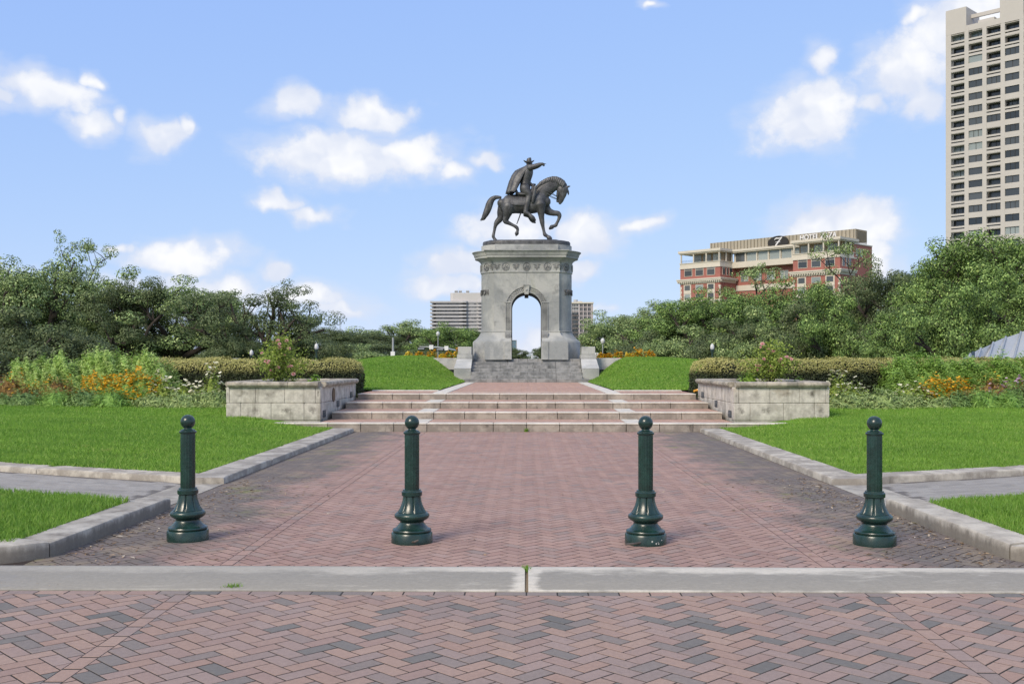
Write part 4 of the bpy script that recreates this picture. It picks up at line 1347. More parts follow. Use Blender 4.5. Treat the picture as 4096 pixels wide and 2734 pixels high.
# ---- hotel
loc, rz = frame_of(2720, 380)
ho = empty('hotel_building', loc, rz)
tag(ho, 'red brick and cream hotel with a dark oval emblem, above the right-hand trees', 'building')
L1, L2, LT, DEP = 17.6, 46.7, 63.9, 21.9
ZR, ZL, ZP, ZB, ZC = 42.6, 41.4, 37.9, 36.0, 32.2
def hb(mat, nm, *boxes):
    m = MB()
    for b in boxes: m.box(*b)
    return m.build(nm, mat, ho)
for (a, b) in ((0, L1), (L2, LT)):
    hb(M_redbrick, 'brick_wall', (a+.02, b-.02, .15, DEP, 0, ZB))
    hb(M_cream, 'roof_slab', (a-.5, b+.5, -.6, 12, ZL+.35, ZR), (a-.2, b+.2, -.3, 12, ZL, ZL+.36))
    hb(M_cream, 'parapet_band', (a-.15, b+.15, -.15, 12, ZB, ZB+.5), (a-.02, b+.02, 0, 12, ZB+.5, ZP), (a-.2, b+.2, -.2, 12, ZP, ZP+.22))
    hb(M_cream, 'cornice', (a-.15, b+.15, -.1, 10, 30.4, 31.2), (a-.8, b+.8, -.8, 10, 31.2, 31.7), (a-1.0, b+1.0, -1.0, 10, 31.7, 32.15))
    dn = MB()
    k = a-.7
    while k < b+.6: dn.box(k, k+.42, -.7, -.05, 30.75, 31.2); k += .9
    dn.build('dentil_row', M_cream, ho)
    hb(M_cream, 'string_course', (a-.1, b+.1, 0, 10, 23.5, 24.4), (a-.1, b+.1, 0.02, 10, 12.0, 12.8))
    # loggia: columns, recessed glazed wall, rail
    for k in range(4):
        xx = a+.25+(b-a-.9)*k/3
        hb(M_cream, 'loggia_column', (xx, xx+.42, -.05, .37, ZP+.2, ZL+.05))
    for yy in (4.0, 7.7): hb(M_cream, 'loggia_column', (b-.45, b-.05, yy, yy+.4, ZP+.2, ZL+.05))
    hb(simple('loggia_wall', (.28, .22, .15), .9, var=.1, bump=0), 'recessed_wall', (a+(3.2 if a == 0 else .4), b-.8, 3.6, 9, ZP, ZL+.02))
    for k in range(3):
        x0 = a+(3.6 if a == 0 else 1.0)+k*(4.3 if a == 0 else 5.0)
        mobj('window', MB().box(0, 3.4, 0, .1, 0, 2.9).data('window', M_glass2), ho, (x0, 3.48, ZP+.25))
    rl = MB()
    for z in (ZP+.55, ZP+.85, ZP+1.1): rl.box(a+.3, b-.3, -.02, .03, z, z+.05)
    rl.build('balcony_rail', M_darkm, ho)
    # windows
    bays = [(2.1, 3.2), (7.05, 3.2), (12.05, 3.2)]
    for z0, z1 in ((33.3, 35.95),):
        for (o_, w) in bays:
            fr_ = hb(M_cream, 'window', (a+o_-.15, a+o_+w+.15, .0, .3, z0-.15, z1), )
            g = MB().box(a+o_, a+o_+w, -.03, .02, z0, z1-.65).build('pane', M_glass, fr_)
            MB().box(a+o_, a+o_+w, -.03, .02, z1-.5, z1-.08).build('pane', M_glass, fr_)
    for fl in range(7):
        z1 = 29.9-fl*3.3
        for i, (o_, w) in enumerate(bays):
            cream = i != 1
            if cream: hb(M_cream, 'window_surround', (a+o_-.45+.2*i, a+o_+w+.25+.2*i-.6, .02, .3, z1-3.2, z1+.3))
            x0 = a+o_+(.2*i if cream else .0); ww = w-.8 if cream else w
            fr_ = hb(M_cream, 'window', (x0-.1, x0+ww+.1, -.02, .3, z1-1.95, z1+.08))
            MB().box(x0, x0+ww, -.05, 0, z1-1.8, z1).build('pane', M_glass2 if (fl+i) % 3 == 1 else M_glass, fr_)
    for q in range(20, 36):
        hb(M_cream, 'quoin', (a-.05, a+(.75 if q % 2 else .45), .1, .5, q*.82, q*.82+.78)); hb(M_cream, 'quoin', (b-(.75 if q % 2 else .45), b+.05, .1, .5, q*.82, q*.82+.78))
    # side faces
    for (xs, dirn) in ((b, 1),):
        for yy, w in ((1.6, 1.4), (4.2, .7), (6.0, 1.4)):
            fr_ = hb(M_cream, 'window', (xs-.25, xs+.06, yy-.12, yy+w+.12, 33.15, 35.95))
            MB().box(xs+.0, xs+.09, yy, yy+w, 33.3, 35.8).build('pane', M_glass, fr_)
# side of the hotel towards the right
hb(M_redbrick, 'side_wall', (LT-8, LT+.1, 9.5, DEP, 0, 40.9))
hb(M_cream, 'side_coping', (LT-8.1, LT+.25, 9.4, DEP+.1, 40.9, 41.3))
for yy in (10.6, 13.4):
    fr_ = hb(M_cream, 'window', (LT, LT+.14, yy, yy+1.9, 36.9, 39.6)); MB().box(LT+.1, LT+.18, yy+.15, yy+1.75, 37.05, 39.45).build('pane', M_glass2, fr_)
# centre
hb(M_redbrick, 'brick_wall', (L1-.5, L2+.5, 10.5, DEP, 0, 36))
hb(M_cream, 'bridge_slab', (L1, L2, 7.6, 12, ZB-.2, ZP), )
hb(M_cream, 'bridge_roof', (L1-.3, L2+.3, 7.1, 14, ZL+.3, ZR-.15), (L1-.2, L2+.2, 7.4, 14, ZL-.1, ZL+.31))
hb(M_cream, 'bridge_back', (L1, L2, 8.9, 12, ZP, ZL))
nb_ = 6
for k in range(nb_):
    x0 = L1+.8+k*(L2-L1-.8)/nb_; w = (L2-L1-.8)/nb_-.75
    mobj('window', MB().box(0, w, 0, .1, 0, 3.1).data('window', M_glass if k == 0 else M_glass2), ho, (x0, 8.75, ZP+.15))
    hb(M_cream, 'mullion_pier', (x0+w+.12, x0+w+.55, 8.3, 8.85, ZP, ZL))
for k in range(5):
    x0 = L1+2+k*5.4
    fr_ = hb(M_cream, 'window', (x0-.1, x0+3.1, 10.3, 10.6, 30.9, 34.0)); MB().box(x0, x0+1.4, 10.25, 10.35, 31, 33.9).build('pane', M_glass2, fr_); MB().box(x0+1.6, x0+3, 10.25, 10.35, 31, 33.9).build('pane', M_glass2, fr_)
hb(M_cream, 'band', (L1, L2, 10.2, 11, 27.6, 29.6))
# roof screen, seams, emblem, letters
SX0, SX1, SY, SZ = 5.3, 63.4, 11.5, 46.2
scr = hb(M_seam, 'roof_screen', (SX0, SX1, SY, SY+8, ZR-.3, SZ))
sm = MB(); k = SX0+.6
while k < SX1: sm.box(k, k+.16, SY-.22, SY+.01, ZR, SZ-.05); k += 1.42
for k in range(10): sm.box(SX1-.01, SX1+.2, SY+.6+k*.75, SY+.72+k*.75, ZR-1, SZ-.05)
sm.build('standing_seam', simple('seam_edge', (.20, .18, .14), .6, .2, var=.08, bump=0), scr)
ecx, ecz = 34.5, 44.0
n = 40; vs = []
for yy in (SY-.75, SY-.3):
    for k in range(n): vs.append((ecx+4.1*math.cos(2*PI*k/n), yy, ecz+2.35*math.sin(2*PI*k/n)))
emb = MB().loft_raw(vs, 2, n).build('oval_emblem', M_darkm, ho)
zz = MB()
zz.tube([(ecx-1.3, SY-.85, ecz+1.05), (ecx-.6, SY-.85, ecz+1.5), (ecx+.6, SY-.85, ecz+1.35), (ecx+1.7, SY-.85, ecz+1.75)], [.16, .26, .2, .12], 6)
zz.tube([(ecx+1.7, SY-.85, ecz+1.7), (ecx+.2, SY-.85, ecz+.1), (ecx-1.0, SY-.85, ecz-1.3), (ecx-1.9, SY-.85, ecz-1.85)], [.14, .3, .28, .1], 6)
zz.tube([(ecx-1.9, SY-.85, ecz-1.8), (ecx-.3, SY-.85, ecz-1.35), (ecx+1.2, SY-.85, ecz-1.7), (ecx+2.3, SY-.85, ecz-1.3)], [.1, .2, .2, .08], 6)
zz.tube([(ecx-1.0, SY-.85, ecz+.1), (ecx, SY-.85, ecz+.25), (ecx+1.0, SY-.85, ecz+.1)], [.06, .12, .06], 6)
zz.build('letter_z', M_white, emb)
me = text_mesh('HOTEL ZAZA', 2.6, .25, M_white)
o = mobj('letters', me, ho, (50.0, SY-.6, 43.95)); o.rotation_euler = (PI/2, 0, 0)
o.scale = (13.7/(max(v.co.x for v in me.vertices)-min(v.co.x for v in me.vertices)), 1, 1)
# ---- far office block, left of the arch
D = 990.0; k_ = D/4096
p0 = at(1727, V0, D)
of = empty('office_block', (p0.x, D, 0))
tag(of, 'taupe office block with banded floors, left of the granite arch', 'building')
Wd = 62.0; F_ = 14.48*k_; ZT = 1.52+(1450-1203)*k_
MB().box(6*k_, Wd, 3, 40, 0, ZT-1).build('core', M_taupe, of)
MB().box(0, 12*k_+1, 3, 30, 0, ZT-1).build('corner_pier', M_taupe, of)
wm = MB().box(0, 2.45, 0, .2, 0, F_*.5).data('window', M_office)
for f in range(13):
    z = ZT-f*F_
    bd = MB(); h = F_*.5
    pts = [(-1.6, .0), (26.5, .0), (30, -1.2), (33.5, -.6), (34.5, 1.0), (34.5, 2.2), (44.0, 2.2), (44.5, .4), (46, -.8), (51, -.8), (54, .6), (Wd, .6), (Wd, 10), (-1.6, 10)]
    bd.prism(pts, z-h, z)
    bd.build('floor_band', M_taupe, of)
    for q in range(12):
        mobj('window', wm, of, (4.4+q*2.62, 2.85, z-F_))
    for q in range(3): mobj('window', wm, of, (35.3+q*2.7, 2.9, z-F_))
    MB().box(29.8, 33.0, 1.0, 3.1, z-F_, z-h).build('painted_recess_shade', M_darkm, of)  # dark block in place of a recess; the shade is its colour
ph = [(17.4, 8), (18.2, 5.0), (20.5, 3.4), (26, 3.0), (Wd, 3.0), (Wd, 40), (17.4, 40)]
MB().prism(ph, ZT-1.5, 1.52+(1450-1169.5)*k_).build('penthouse', M_taupe2, of)
for x in (1821.5, 1838, 1868):
    xx = (x-1727)*k_-1.5
    cu_ = MB().box(xx, xx+2.9, 12, 15, 1.52+(1450-1170)*k_, 1.52+(1450-1157)*k_).build('roof_unit', simple('grey_unit', (.42, .43, .43), .7, bump=0), of)
    MB().box(xx-.1, xx+3.0, 11.8, 15.2, 1.52+(1450-1163)*k_, 1.52+(1450-1161.5)*k_).build('fan_band', M_darkm, cu_)
# ---- far apartment tower, right of the arch
D = 770.0; k_ = D/4096
p0 = at(2268, V0, D)
ap = empty('apartment_tower', (p0.x, D, 0))
tag(ap, 'narrow grey-pink apartment tower with balconies, just right of the granite arch', 'building')
F_ = 17.0*k_; ZT = 1.52+(1450-1209)*k_; Wd = 104.5*k_
MB().box(0, Wd, 1.5, 20, 0, ZT).build('core', M_pink, ap)
MB().box(-.3, Wd+.4, .3, 20, ZT-.8, ZT+.3).build('cornice', M_cream, ap)
MB().box(Wd*.38, Wd*.60, 5, 12, ZT, ZT+1.2).build('roof_house', M_cream, ap)
MB().tube([((2304-2268)*k_, 6, ZT+.2), ((2304-2268)*k_, 6, ZT+2.4)], [1.6, 1.6], 12).build('roof_unit', simple('grey_unit', (.42, .43, .43), .7, bump=0), ap)
m = MB()
for x0, x1 in ((0, 20), (46, 52), (63, 67.5), (79, 83.5), (95, 104.5)): m.box(x0*k_, x1*k_, .9, 1.6, 0, ZT-.8)
m.build('pier', M_pink, ap)
ws = MB().box(0, 9.8*k_, 0, .2, 0, F_*.62).data('window', M_glass)
for f in range(14):
    z = ZT-.6-(f+1)*F_
    MB().box(20*k_, 46*k_, 1.2, 1.8, z, z+F_*.25).build('slab', M_pink, ap)
    for q in range(3): mobj('window', MB_w if False else ws, ap, ((20.5+q*8.6)*k_, 1.25, z+F_*.28)).scale = (.8, 1, 1)
    if f > 1:
        r = MB()
        for q in range(3): r.box(19.5*k_, 46.5*k_, .2, .35, z+.15+q*.4, z+.32+q*.4)
        r.build('balcony_rail', M_darkm, ap)
    for x in (53, 69, 85):
        w = mobj('window', ws, ap, (x*k_, 1.35, z+F_*.22))
        MB().box((x+4.6)*k_, (x+5.4)*k_, 1.2, 1.34, z+F_*.22, z+F_*.84).build('mullion', M_pink, ap)
    mobj('window', ws, ap, (6*k_, .8, z+F_*.22))
    MB().box(52*k_, 95*k_, 1.0, 1.6, z, z+F_*.2).build('spandrel', M_pink, ap)
m = MB()
for q in range(5): m.box((20+q*6.4)*k_, (20.9+q*6.4)*k_, .8, 1.1, ZT-.8-2.2*F_, ZT-.8)
for q in range(3): m.box(20*k_, 46*k_, .8, 1.1, ZT-.9-q*F_*.75, ZT-.6-q*F_*.75)
m.build('top_lattice', M_white, ap)
# ---- small glass block seen through the arch
D = 620.0; k_ = D/4096
p0 = at(1980, V0, D)
gl = empty('glass_block', (p0.x, D, 0))
tag(gl, 'small blue glass building seen through the left side of the arch opening', 'building')
zt = 1.52+(1450-1361)*k_
MB().box(0, 84.5*k_, .4, 12, 0, zt).build('curtain_wall', M_bglass, gl)
m = MB(); m.box(84.5*k_, 86.3*k_, 0, 12, 0, zt+.2); m.box(0, 86.3*k_, .1, 12, zt, zt+.25)
for q in range(4): m.box((48+q*12)*k_, (48.8+q*12)*k_, .2, .45, 0, zt)
for q in range(5): m.box(0, 84.5*k_, .25, .42, zt-2.4*q-2.4, zt-2.4*q-2.25)
m.build('mullion', simple('grey_frame', (.30, .32, .33), .6, bump=0), gl)

# ---- pale metal roof on the right
M_roofm = simple('pale_metal_roof', (.47, .485, .485), .45, .3, var=.08, scale=.4, fine=4, bump=0)
rf = empty('metal_roof_shelter', at(3960, 1450, 47))
tag(rf, 'pale blue-grey faceted metal roof under the tree at the right edge', 'building')
rx, ry = rf.location.x, rf.location.y; rf.location.z = 0
ed = [(3832, 1441, 46, 1442, 46), (3880, 1418, 47.5, 1462, 45.3), (3922, 1396, 49, 1480, 44.6), (3972, 1372, 51, 1500, 44), (4022, 1350, 53, 1515, 43.4), (4082, 1330, 55, 1530, 42.8), (4160, 1306, 57, 1540, 42.2), (4260, 1280, 59, 1545, 41.6), (4400, 1256, 61, 1550, 41)]
ends = []
for i_, (u, vt, Dt, vb, Db) in enumerate(ed):
    p = at(u, vt, Dt); q = at(u-60, min(vb, 1449), Db); q.z = .3 if i_ else .9
    ends.append((Vector((p.x-rx, p.y-ry, p.z)), Vector((q.x-rx, q.y-ry, q.z))))
for i in range(len(ends)-1):
    (p0, q0), (p1, q1) = ends[i], ends[i+1]
    d = (p1-p0)*.004
    o3 = Vector((0, .35, -.12)); jj = Vector((0, 0, .03*(i % 2)))
    vs = [q0+d+jj, q1-d+jj, p1-d+jj, p0+d+jj]; vs += [v+o3 for v in vs]
    MB().add(vs, [(0, 1, 2, 3), (7, 6, 5, 4), (0, 4, 5, 1), (1, 5, 6, 2), (2, 6, 7, 3), (3, 7, 4, 0)]).build('roof_panel', M_roofm, rf)
    a, b = q1, p1
    MB().tube([a+Vector((0, -.04, .05)), b+Vector((0, -.04, .05))], .05, 6).build('seam', simple('seam_grey', (.33, .36, .40), .5, .3, bump=0), rf)
pp = at(3893, 1410, 43)
MB().tube([(pp.x-rx, pp.y-ry, 0), (pp.x-rx, pp.y-ry, 2.0)], [.065, .065], 10).build('post', simple('blue_post', (.06, .09, .14), .4, .4), rf)

# ================================================================== vegetation
def leaf_mat(name, stops, rough=.55, trans=.25, nz=.35, z_new=None, amp=.9):
    def f(t, b):
        r = t.island(); p = t.oco()
        c = t.ramp(r, stops)
        n = t.noise(p, nz, 3, .5)
        s = t.math('MULTIPLY_ADD', n, amp, 1-amp*.5)
        c = t.vmath('MULTIPLY', c, t.comb(s, s, s))
        if z_new:
            x, y, z = t.sep(t.pos())
            k = t.smooth(t.math('ADD', z, t.math('MULTIPLY', t.math('SUBTRACT', t.noise(t.pos(), 2.5, 4, .6), .5), .22)), z_new[0], z_new[1], 0, .92)
            c = t.mix(k, c, t.ramp(r, z_new[2]))
        setb(t, b, c, rough, 0, None, .3)
        tr = t.node('ShaderNodeBsdfTranslucent'); t.put(tr.inputs[0], c)
        mx = t.node('ShaderNodeMixShader'); mx.inputs[0].default_value = trans
        out = t.n['Material Output']
        t.l.new(b.outputs[0], mx.inputs[1]); t.l.new(tr.outputs[0], mx.inputs[2]); t.l.new(mx.outputs[0], out.inputs[0])
    return material(name, f)
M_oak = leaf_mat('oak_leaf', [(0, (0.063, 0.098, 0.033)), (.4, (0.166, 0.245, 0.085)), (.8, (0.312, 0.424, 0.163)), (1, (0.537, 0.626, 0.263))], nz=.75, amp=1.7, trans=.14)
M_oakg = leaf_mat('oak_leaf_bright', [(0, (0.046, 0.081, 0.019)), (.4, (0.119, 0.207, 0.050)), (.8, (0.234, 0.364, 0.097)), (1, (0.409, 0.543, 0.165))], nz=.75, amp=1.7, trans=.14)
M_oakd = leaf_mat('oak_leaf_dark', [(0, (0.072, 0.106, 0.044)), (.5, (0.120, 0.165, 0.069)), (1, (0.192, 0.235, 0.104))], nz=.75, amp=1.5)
M_bark = simple('bark', (.052, .043, .036), .95, var=.4, scale=1.5, fine=12, bump=.8)
def leaf_quads(C, N, rng, ln, wd, tilt=1.0, outward=None):
    """C (n,3) centres -> diamond leaves"""
    n = len(C)
    d = rng.normal(size=(n, 3)); d /= np.linalg.norm(d, axis=1)[:, None]
    if outward is not None:
        d = d*tilt + outward; d /= np.linalg.norm(d, axis=1)[:, None]
    u = np.cross(d, rng.normal(size=(n, 3))); u /= np.linalg.norm(u, axis=1)[:, None]+1e-9
    v = np.cross(d, u)
    L = (ln*rng.uniform(.6, 1.35, n))[:, None]; Wd = (wd*rng.uniform(.6, 1.35, n))[:, None]
    V = np.stack([C-u*L*.5, C+v*Wd*.5+d*Wd*.15, C+u*L*.5, C-v*Wd*.5+d*Wd*.15], 1).reshape(-1, 3)
    F = np.arange(n*4).reshape(-1, 4)
    return V, F
def oak_proto(seed, H=8.0, R=6.0, fork=1.4, nl=7, sparse=0.0, tall=False, per=330, leaf=.155, low=.22):
    """live oak: short trunk, sinuous spreading limbs, leaf clumps on the branch ends"""
    r = random.Random(seed); rng = np.random.default_rng(seed)
    wood = MB(); clumps = []
    lean = Vector((r.uniform(-.3, .3), r.uniform(-.3, .3), 0))
    wood.tube([(0, 0, -.4), (0, 0, .05), lean*.5+Vector((0, 0, fork*.6)), lean+Vector((0, 0, fork+.2))], [.72, .52, .42, .40], 10)
    def branch(p, d, L, rad, lvl):
        n = 5; pts = [p]; rads = [rad]; dd = d.copy(); q = p.copy()
        for i in range(n):
            dd = (dd + Vector((r.uniform(-.38, .38), r.uniform(-.38, .38), r.uniform(-.25, .32)))).normalized()
            if lvl == 0 and i > 2: dd.z = dd.z*.6+.1
            q = q+dd*(L/n); pts.append(q.copy()); rads.append(rad*(1-.75*(i+1)/n))
        wood.tube(pts, rads, 7 if lvl < 2 else 5)
        if lvl < 2:
            k = r.randint(3, 4) if lvl == 0 else r.randint(2, 3)
            for i in range(k):
                f = r.uniform(.35, 1.0); a = pts[min(int(f*n), n)]
                side = Vector((r.uniform(-1, 1), r.uniform(-1, 1), r.uniform(-.15, .8))).normalized()
                branch(a, (dd*.5+side).normalized(), L*r.uniform(.42, .62), rads[min(int(f*n), n)]*.75+.01, lvl+1)
        if lvl >= 1:
            for a in (pts[-1], pts[-2]) if lvl == 2 else (pts[-1], pts[3]):
                if r.random() > sparse: clumps.append((a+Vector((r.uniform(-.3, .3), r.uniform(-.3, .3), r.uniform(-.1, .35))), r.uniform(.5, 1.0)*(.82 if lvl == 2 else 1)))
    for i in range(nl):
        a = 2*PI*i/nl+r.uniform(-.3, .3)
        e = r.uniform(.25, .6) if i % 2 else r.uniform(.7, 1.15)
        d = Vector((math.cos(a)*math.cos(e), math.sin(a)*math.cos(e), math.sin(e)))
        branch(lean+Vector((0, 0, fork*.9)), d, R*.78*(1.05 if e < .6 else .95), .26, 0)
    if tall:
        branch(lean+Vector((0, 0, fork)), Vector((.1, 0, 1)), H*.80, .26, 0); branch(lean+Vector((0, 0, fork)), Vector((-.15, .1, 1)), H*.7, .22, 0)
    # skirts of foliage low round the crown
    for i in range(int(16*(1-sparse))):
        a = r.uniform(0, 2*PI); rr = R*r.uniform(.55, .95)
        clumps.append((Vector((rr*math.cos(a), rr*math.sin(a), r.uniform(low, .5)*H)), r.uniform(.75, 1.25)))
    # pull everything inside the crown's outline
    top = max(c[0].z for c in clumps); k = H*.93/top
    V, F = [], []; o = 0
    for c, rad in clumps:
        c = Vector((c.x, c.y, c.z*k if c.z*k < H else H))
        n = int(per*rad*rad*r.uniform(.8, 1.2))
        x = rng.normal(size=(n, 3)); x /= np.linalg.norm(x, axis=1)[:, None]
        rr = rad*rng.uniform(.35, 1.0, n)**.4
        pos = np.array(c)+x*rr[:, None]*np.array([1.12, 1.12, .55])
        out_ = x*1.1+np.array([0, 0, .6])
        v, f = leaf_quads(pos, n, rng, leaf, leaf*.62, .42, out_)
        V.append(v); F.append(f+o); o += len(v)
    V = np.concatenate(V); F = np.concatenate(F)
    # scale wood height the same way
    wood.v = [(x, y, z*k if z > fork else z) for x, y, z in wood.v]
    return wood.data('trunk', M_bark, True), (V, F), (np.percentile(V[:, 0], 1.5), np.percentile(V[:, 0], 98.5), np.percentile(V[:, 2], 97.5))
OAKS = {}
def oak_data(key, **kw):
    wood, (V, F), ext = oak_proto(**kw)
    OAKS[key] = (wood, V, F, ext, {})
def oak_mesh(key, mat):
    wood, V, F, ext, cache = OAKS[key]
    if mat.name not in cache: cache[mat.name] = mesh_np('crown', V, F, mat)
    return wood, cache[mat.name], ext
oak_data('wide', seed=3, H=8, R=6.2, nl=7)
oak_data('round', seed=8, H=8, R=5.2, nl=8)
oak_data('open', seed=14, H=8, R=6.5, nl=6, sparse=.25, per=270, low=.3)
oak_data('tall', seed=21, H=10, R=4.6, nl=6, tall=True, per=290)
oak_data('full', seed=33, H=8, R=5.8, nl=9, per=340)
oak_data('low', seed=40, H=5, R=5.0, fork=.8, nl=8, per=340, low=.1)
k2 = 4096/2349
def tree(key, u, vtop, D, width, rot, mat, label, group, base=0.0, name='live_oak'):
    """u, vtop: where the crown's middle and top stand on the 2349 px picture; width in metres"""
    wood, crown, ext = oak_mesh(key, mat)
    p = at(u*k2, vtop*k2, D)
    o = empty(name, (p.x, D, base), rot)
    s = width/(ext[1]-ext[0]); sz = (p.z-base)/ext[2]
    o.scale = (s, s, sz)
    mobj('trunk', wood, o); mobj('crown', crown, o)
    tag(o, label, 'tree', group)
    return o
GL, GC, GR = 'live oaks behind the left flower bed', 'far trees left of the arch', 'live oaks behind the right flower bed'
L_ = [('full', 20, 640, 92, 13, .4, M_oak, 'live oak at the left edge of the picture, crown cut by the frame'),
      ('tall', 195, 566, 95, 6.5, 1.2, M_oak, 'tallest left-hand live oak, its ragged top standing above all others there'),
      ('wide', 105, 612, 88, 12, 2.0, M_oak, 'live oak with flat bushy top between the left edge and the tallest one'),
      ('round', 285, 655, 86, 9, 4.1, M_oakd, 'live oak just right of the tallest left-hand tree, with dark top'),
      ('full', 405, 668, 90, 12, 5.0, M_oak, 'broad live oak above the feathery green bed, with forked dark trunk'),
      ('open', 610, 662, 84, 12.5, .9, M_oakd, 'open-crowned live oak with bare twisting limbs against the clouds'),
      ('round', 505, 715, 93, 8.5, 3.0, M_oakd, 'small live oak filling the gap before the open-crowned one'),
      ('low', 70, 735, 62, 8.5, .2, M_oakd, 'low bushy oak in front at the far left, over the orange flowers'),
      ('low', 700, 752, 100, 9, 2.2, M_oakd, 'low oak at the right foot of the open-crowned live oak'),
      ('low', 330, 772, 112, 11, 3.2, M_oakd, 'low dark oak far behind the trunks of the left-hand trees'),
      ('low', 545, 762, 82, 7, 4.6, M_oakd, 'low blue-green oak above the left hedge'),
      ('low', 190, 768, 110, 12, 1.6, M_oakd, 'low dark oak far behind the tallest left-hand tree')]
for a in L_: tree(*a, GL)
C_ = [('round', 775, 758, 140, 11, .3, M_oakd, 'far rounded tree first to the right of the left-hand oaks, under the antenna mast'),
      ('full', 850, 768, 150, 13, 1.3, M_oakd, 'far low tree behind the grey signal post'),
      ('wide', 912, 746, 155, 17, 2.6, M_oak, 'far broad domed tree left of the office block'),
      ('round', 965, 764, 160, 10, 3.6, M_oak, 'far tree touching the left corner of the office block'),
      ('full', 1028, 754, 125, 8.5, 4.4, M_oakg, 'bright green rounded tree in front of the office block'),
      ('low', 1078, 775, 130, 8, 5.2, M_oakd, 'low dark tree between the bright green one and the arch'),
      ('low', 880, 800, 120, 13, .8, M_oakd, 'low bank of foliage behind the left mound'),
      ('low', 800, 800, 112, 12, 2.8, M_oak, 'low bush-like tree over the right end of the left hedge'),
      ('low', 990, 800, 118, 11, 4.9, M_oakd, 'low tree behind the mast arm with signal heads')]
for a in C_: tree(*a, GC)
A_ = [('round', 1182, 800, 300, 9, .3, M_oakd, 'dark tree seen through the arch opening on its left'), ('low', 1204, 812, 320, 8, 2.0, M_oakd, 'small tree at the middle of the arch opening'),
      ('round', 1247, 796, 290, 9, 4.0, M_oakd, 'dark tree seen through the arch opening on its right')]
for a in A_: tree(*a, 'trees seen through the arch')
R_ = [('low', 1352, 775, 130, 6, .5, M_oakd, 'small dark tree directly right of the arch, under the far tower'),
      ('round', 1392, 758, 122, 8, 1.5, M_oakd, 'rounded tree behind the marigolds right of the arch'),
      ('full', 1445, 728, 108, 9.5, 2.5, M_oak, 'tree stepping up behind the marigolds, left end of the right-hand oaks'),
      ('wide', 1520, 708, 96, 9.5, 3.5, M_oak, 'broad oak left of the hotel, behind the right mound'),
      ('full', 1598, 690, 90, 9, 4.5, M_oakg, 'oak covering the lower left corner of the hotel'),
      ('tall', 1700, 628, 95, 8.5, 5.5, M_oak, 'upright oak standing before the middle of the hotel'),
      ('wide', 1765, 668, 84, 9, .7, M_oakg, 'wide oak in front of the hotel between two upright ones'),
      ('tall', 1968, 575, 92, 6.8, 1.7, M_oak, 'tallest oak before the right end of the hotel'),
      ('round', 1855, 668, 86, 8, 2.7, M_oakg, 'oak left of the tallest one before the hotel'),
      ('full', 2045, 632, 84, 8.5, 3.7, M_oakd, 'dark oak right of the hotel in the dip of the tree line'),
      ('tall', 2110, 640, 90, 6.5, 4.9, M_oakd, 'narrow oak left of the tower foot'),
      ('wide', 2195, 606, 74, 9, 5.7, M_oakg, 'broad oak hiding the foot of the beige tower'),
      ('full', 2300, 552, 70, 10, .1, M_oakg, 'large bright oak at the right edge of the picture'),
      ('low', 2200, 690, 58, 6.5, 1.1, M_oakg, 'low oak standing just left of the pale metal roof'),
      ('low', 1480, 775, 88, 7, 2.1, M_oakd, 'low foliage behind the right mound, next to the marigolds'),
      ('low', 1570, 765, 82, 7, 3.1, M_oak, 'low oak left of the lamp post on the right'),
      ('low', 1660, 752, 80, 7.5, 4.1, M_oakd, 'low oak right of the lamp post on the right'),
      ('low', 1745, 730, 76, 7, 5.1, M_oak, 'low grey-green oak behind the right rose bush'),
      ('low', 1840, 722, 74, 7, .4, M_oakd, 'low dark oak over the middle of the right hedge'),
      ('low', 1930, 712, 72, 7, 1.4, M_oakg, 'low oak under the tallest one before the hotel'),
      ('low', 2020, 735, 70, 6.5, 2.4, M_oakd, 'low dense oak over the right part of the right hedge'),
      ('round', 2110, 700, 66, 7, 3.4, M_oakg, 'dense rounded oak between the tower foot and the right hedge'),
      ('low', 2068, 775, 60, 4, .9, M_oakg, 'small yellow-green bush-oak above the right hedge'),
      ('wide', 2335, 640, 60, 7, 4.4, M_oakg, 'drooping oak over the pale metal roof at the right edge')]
for i, a in enumerate(R_): tree(*a, GR, base=1.0 if i in (23,) else 0.0)

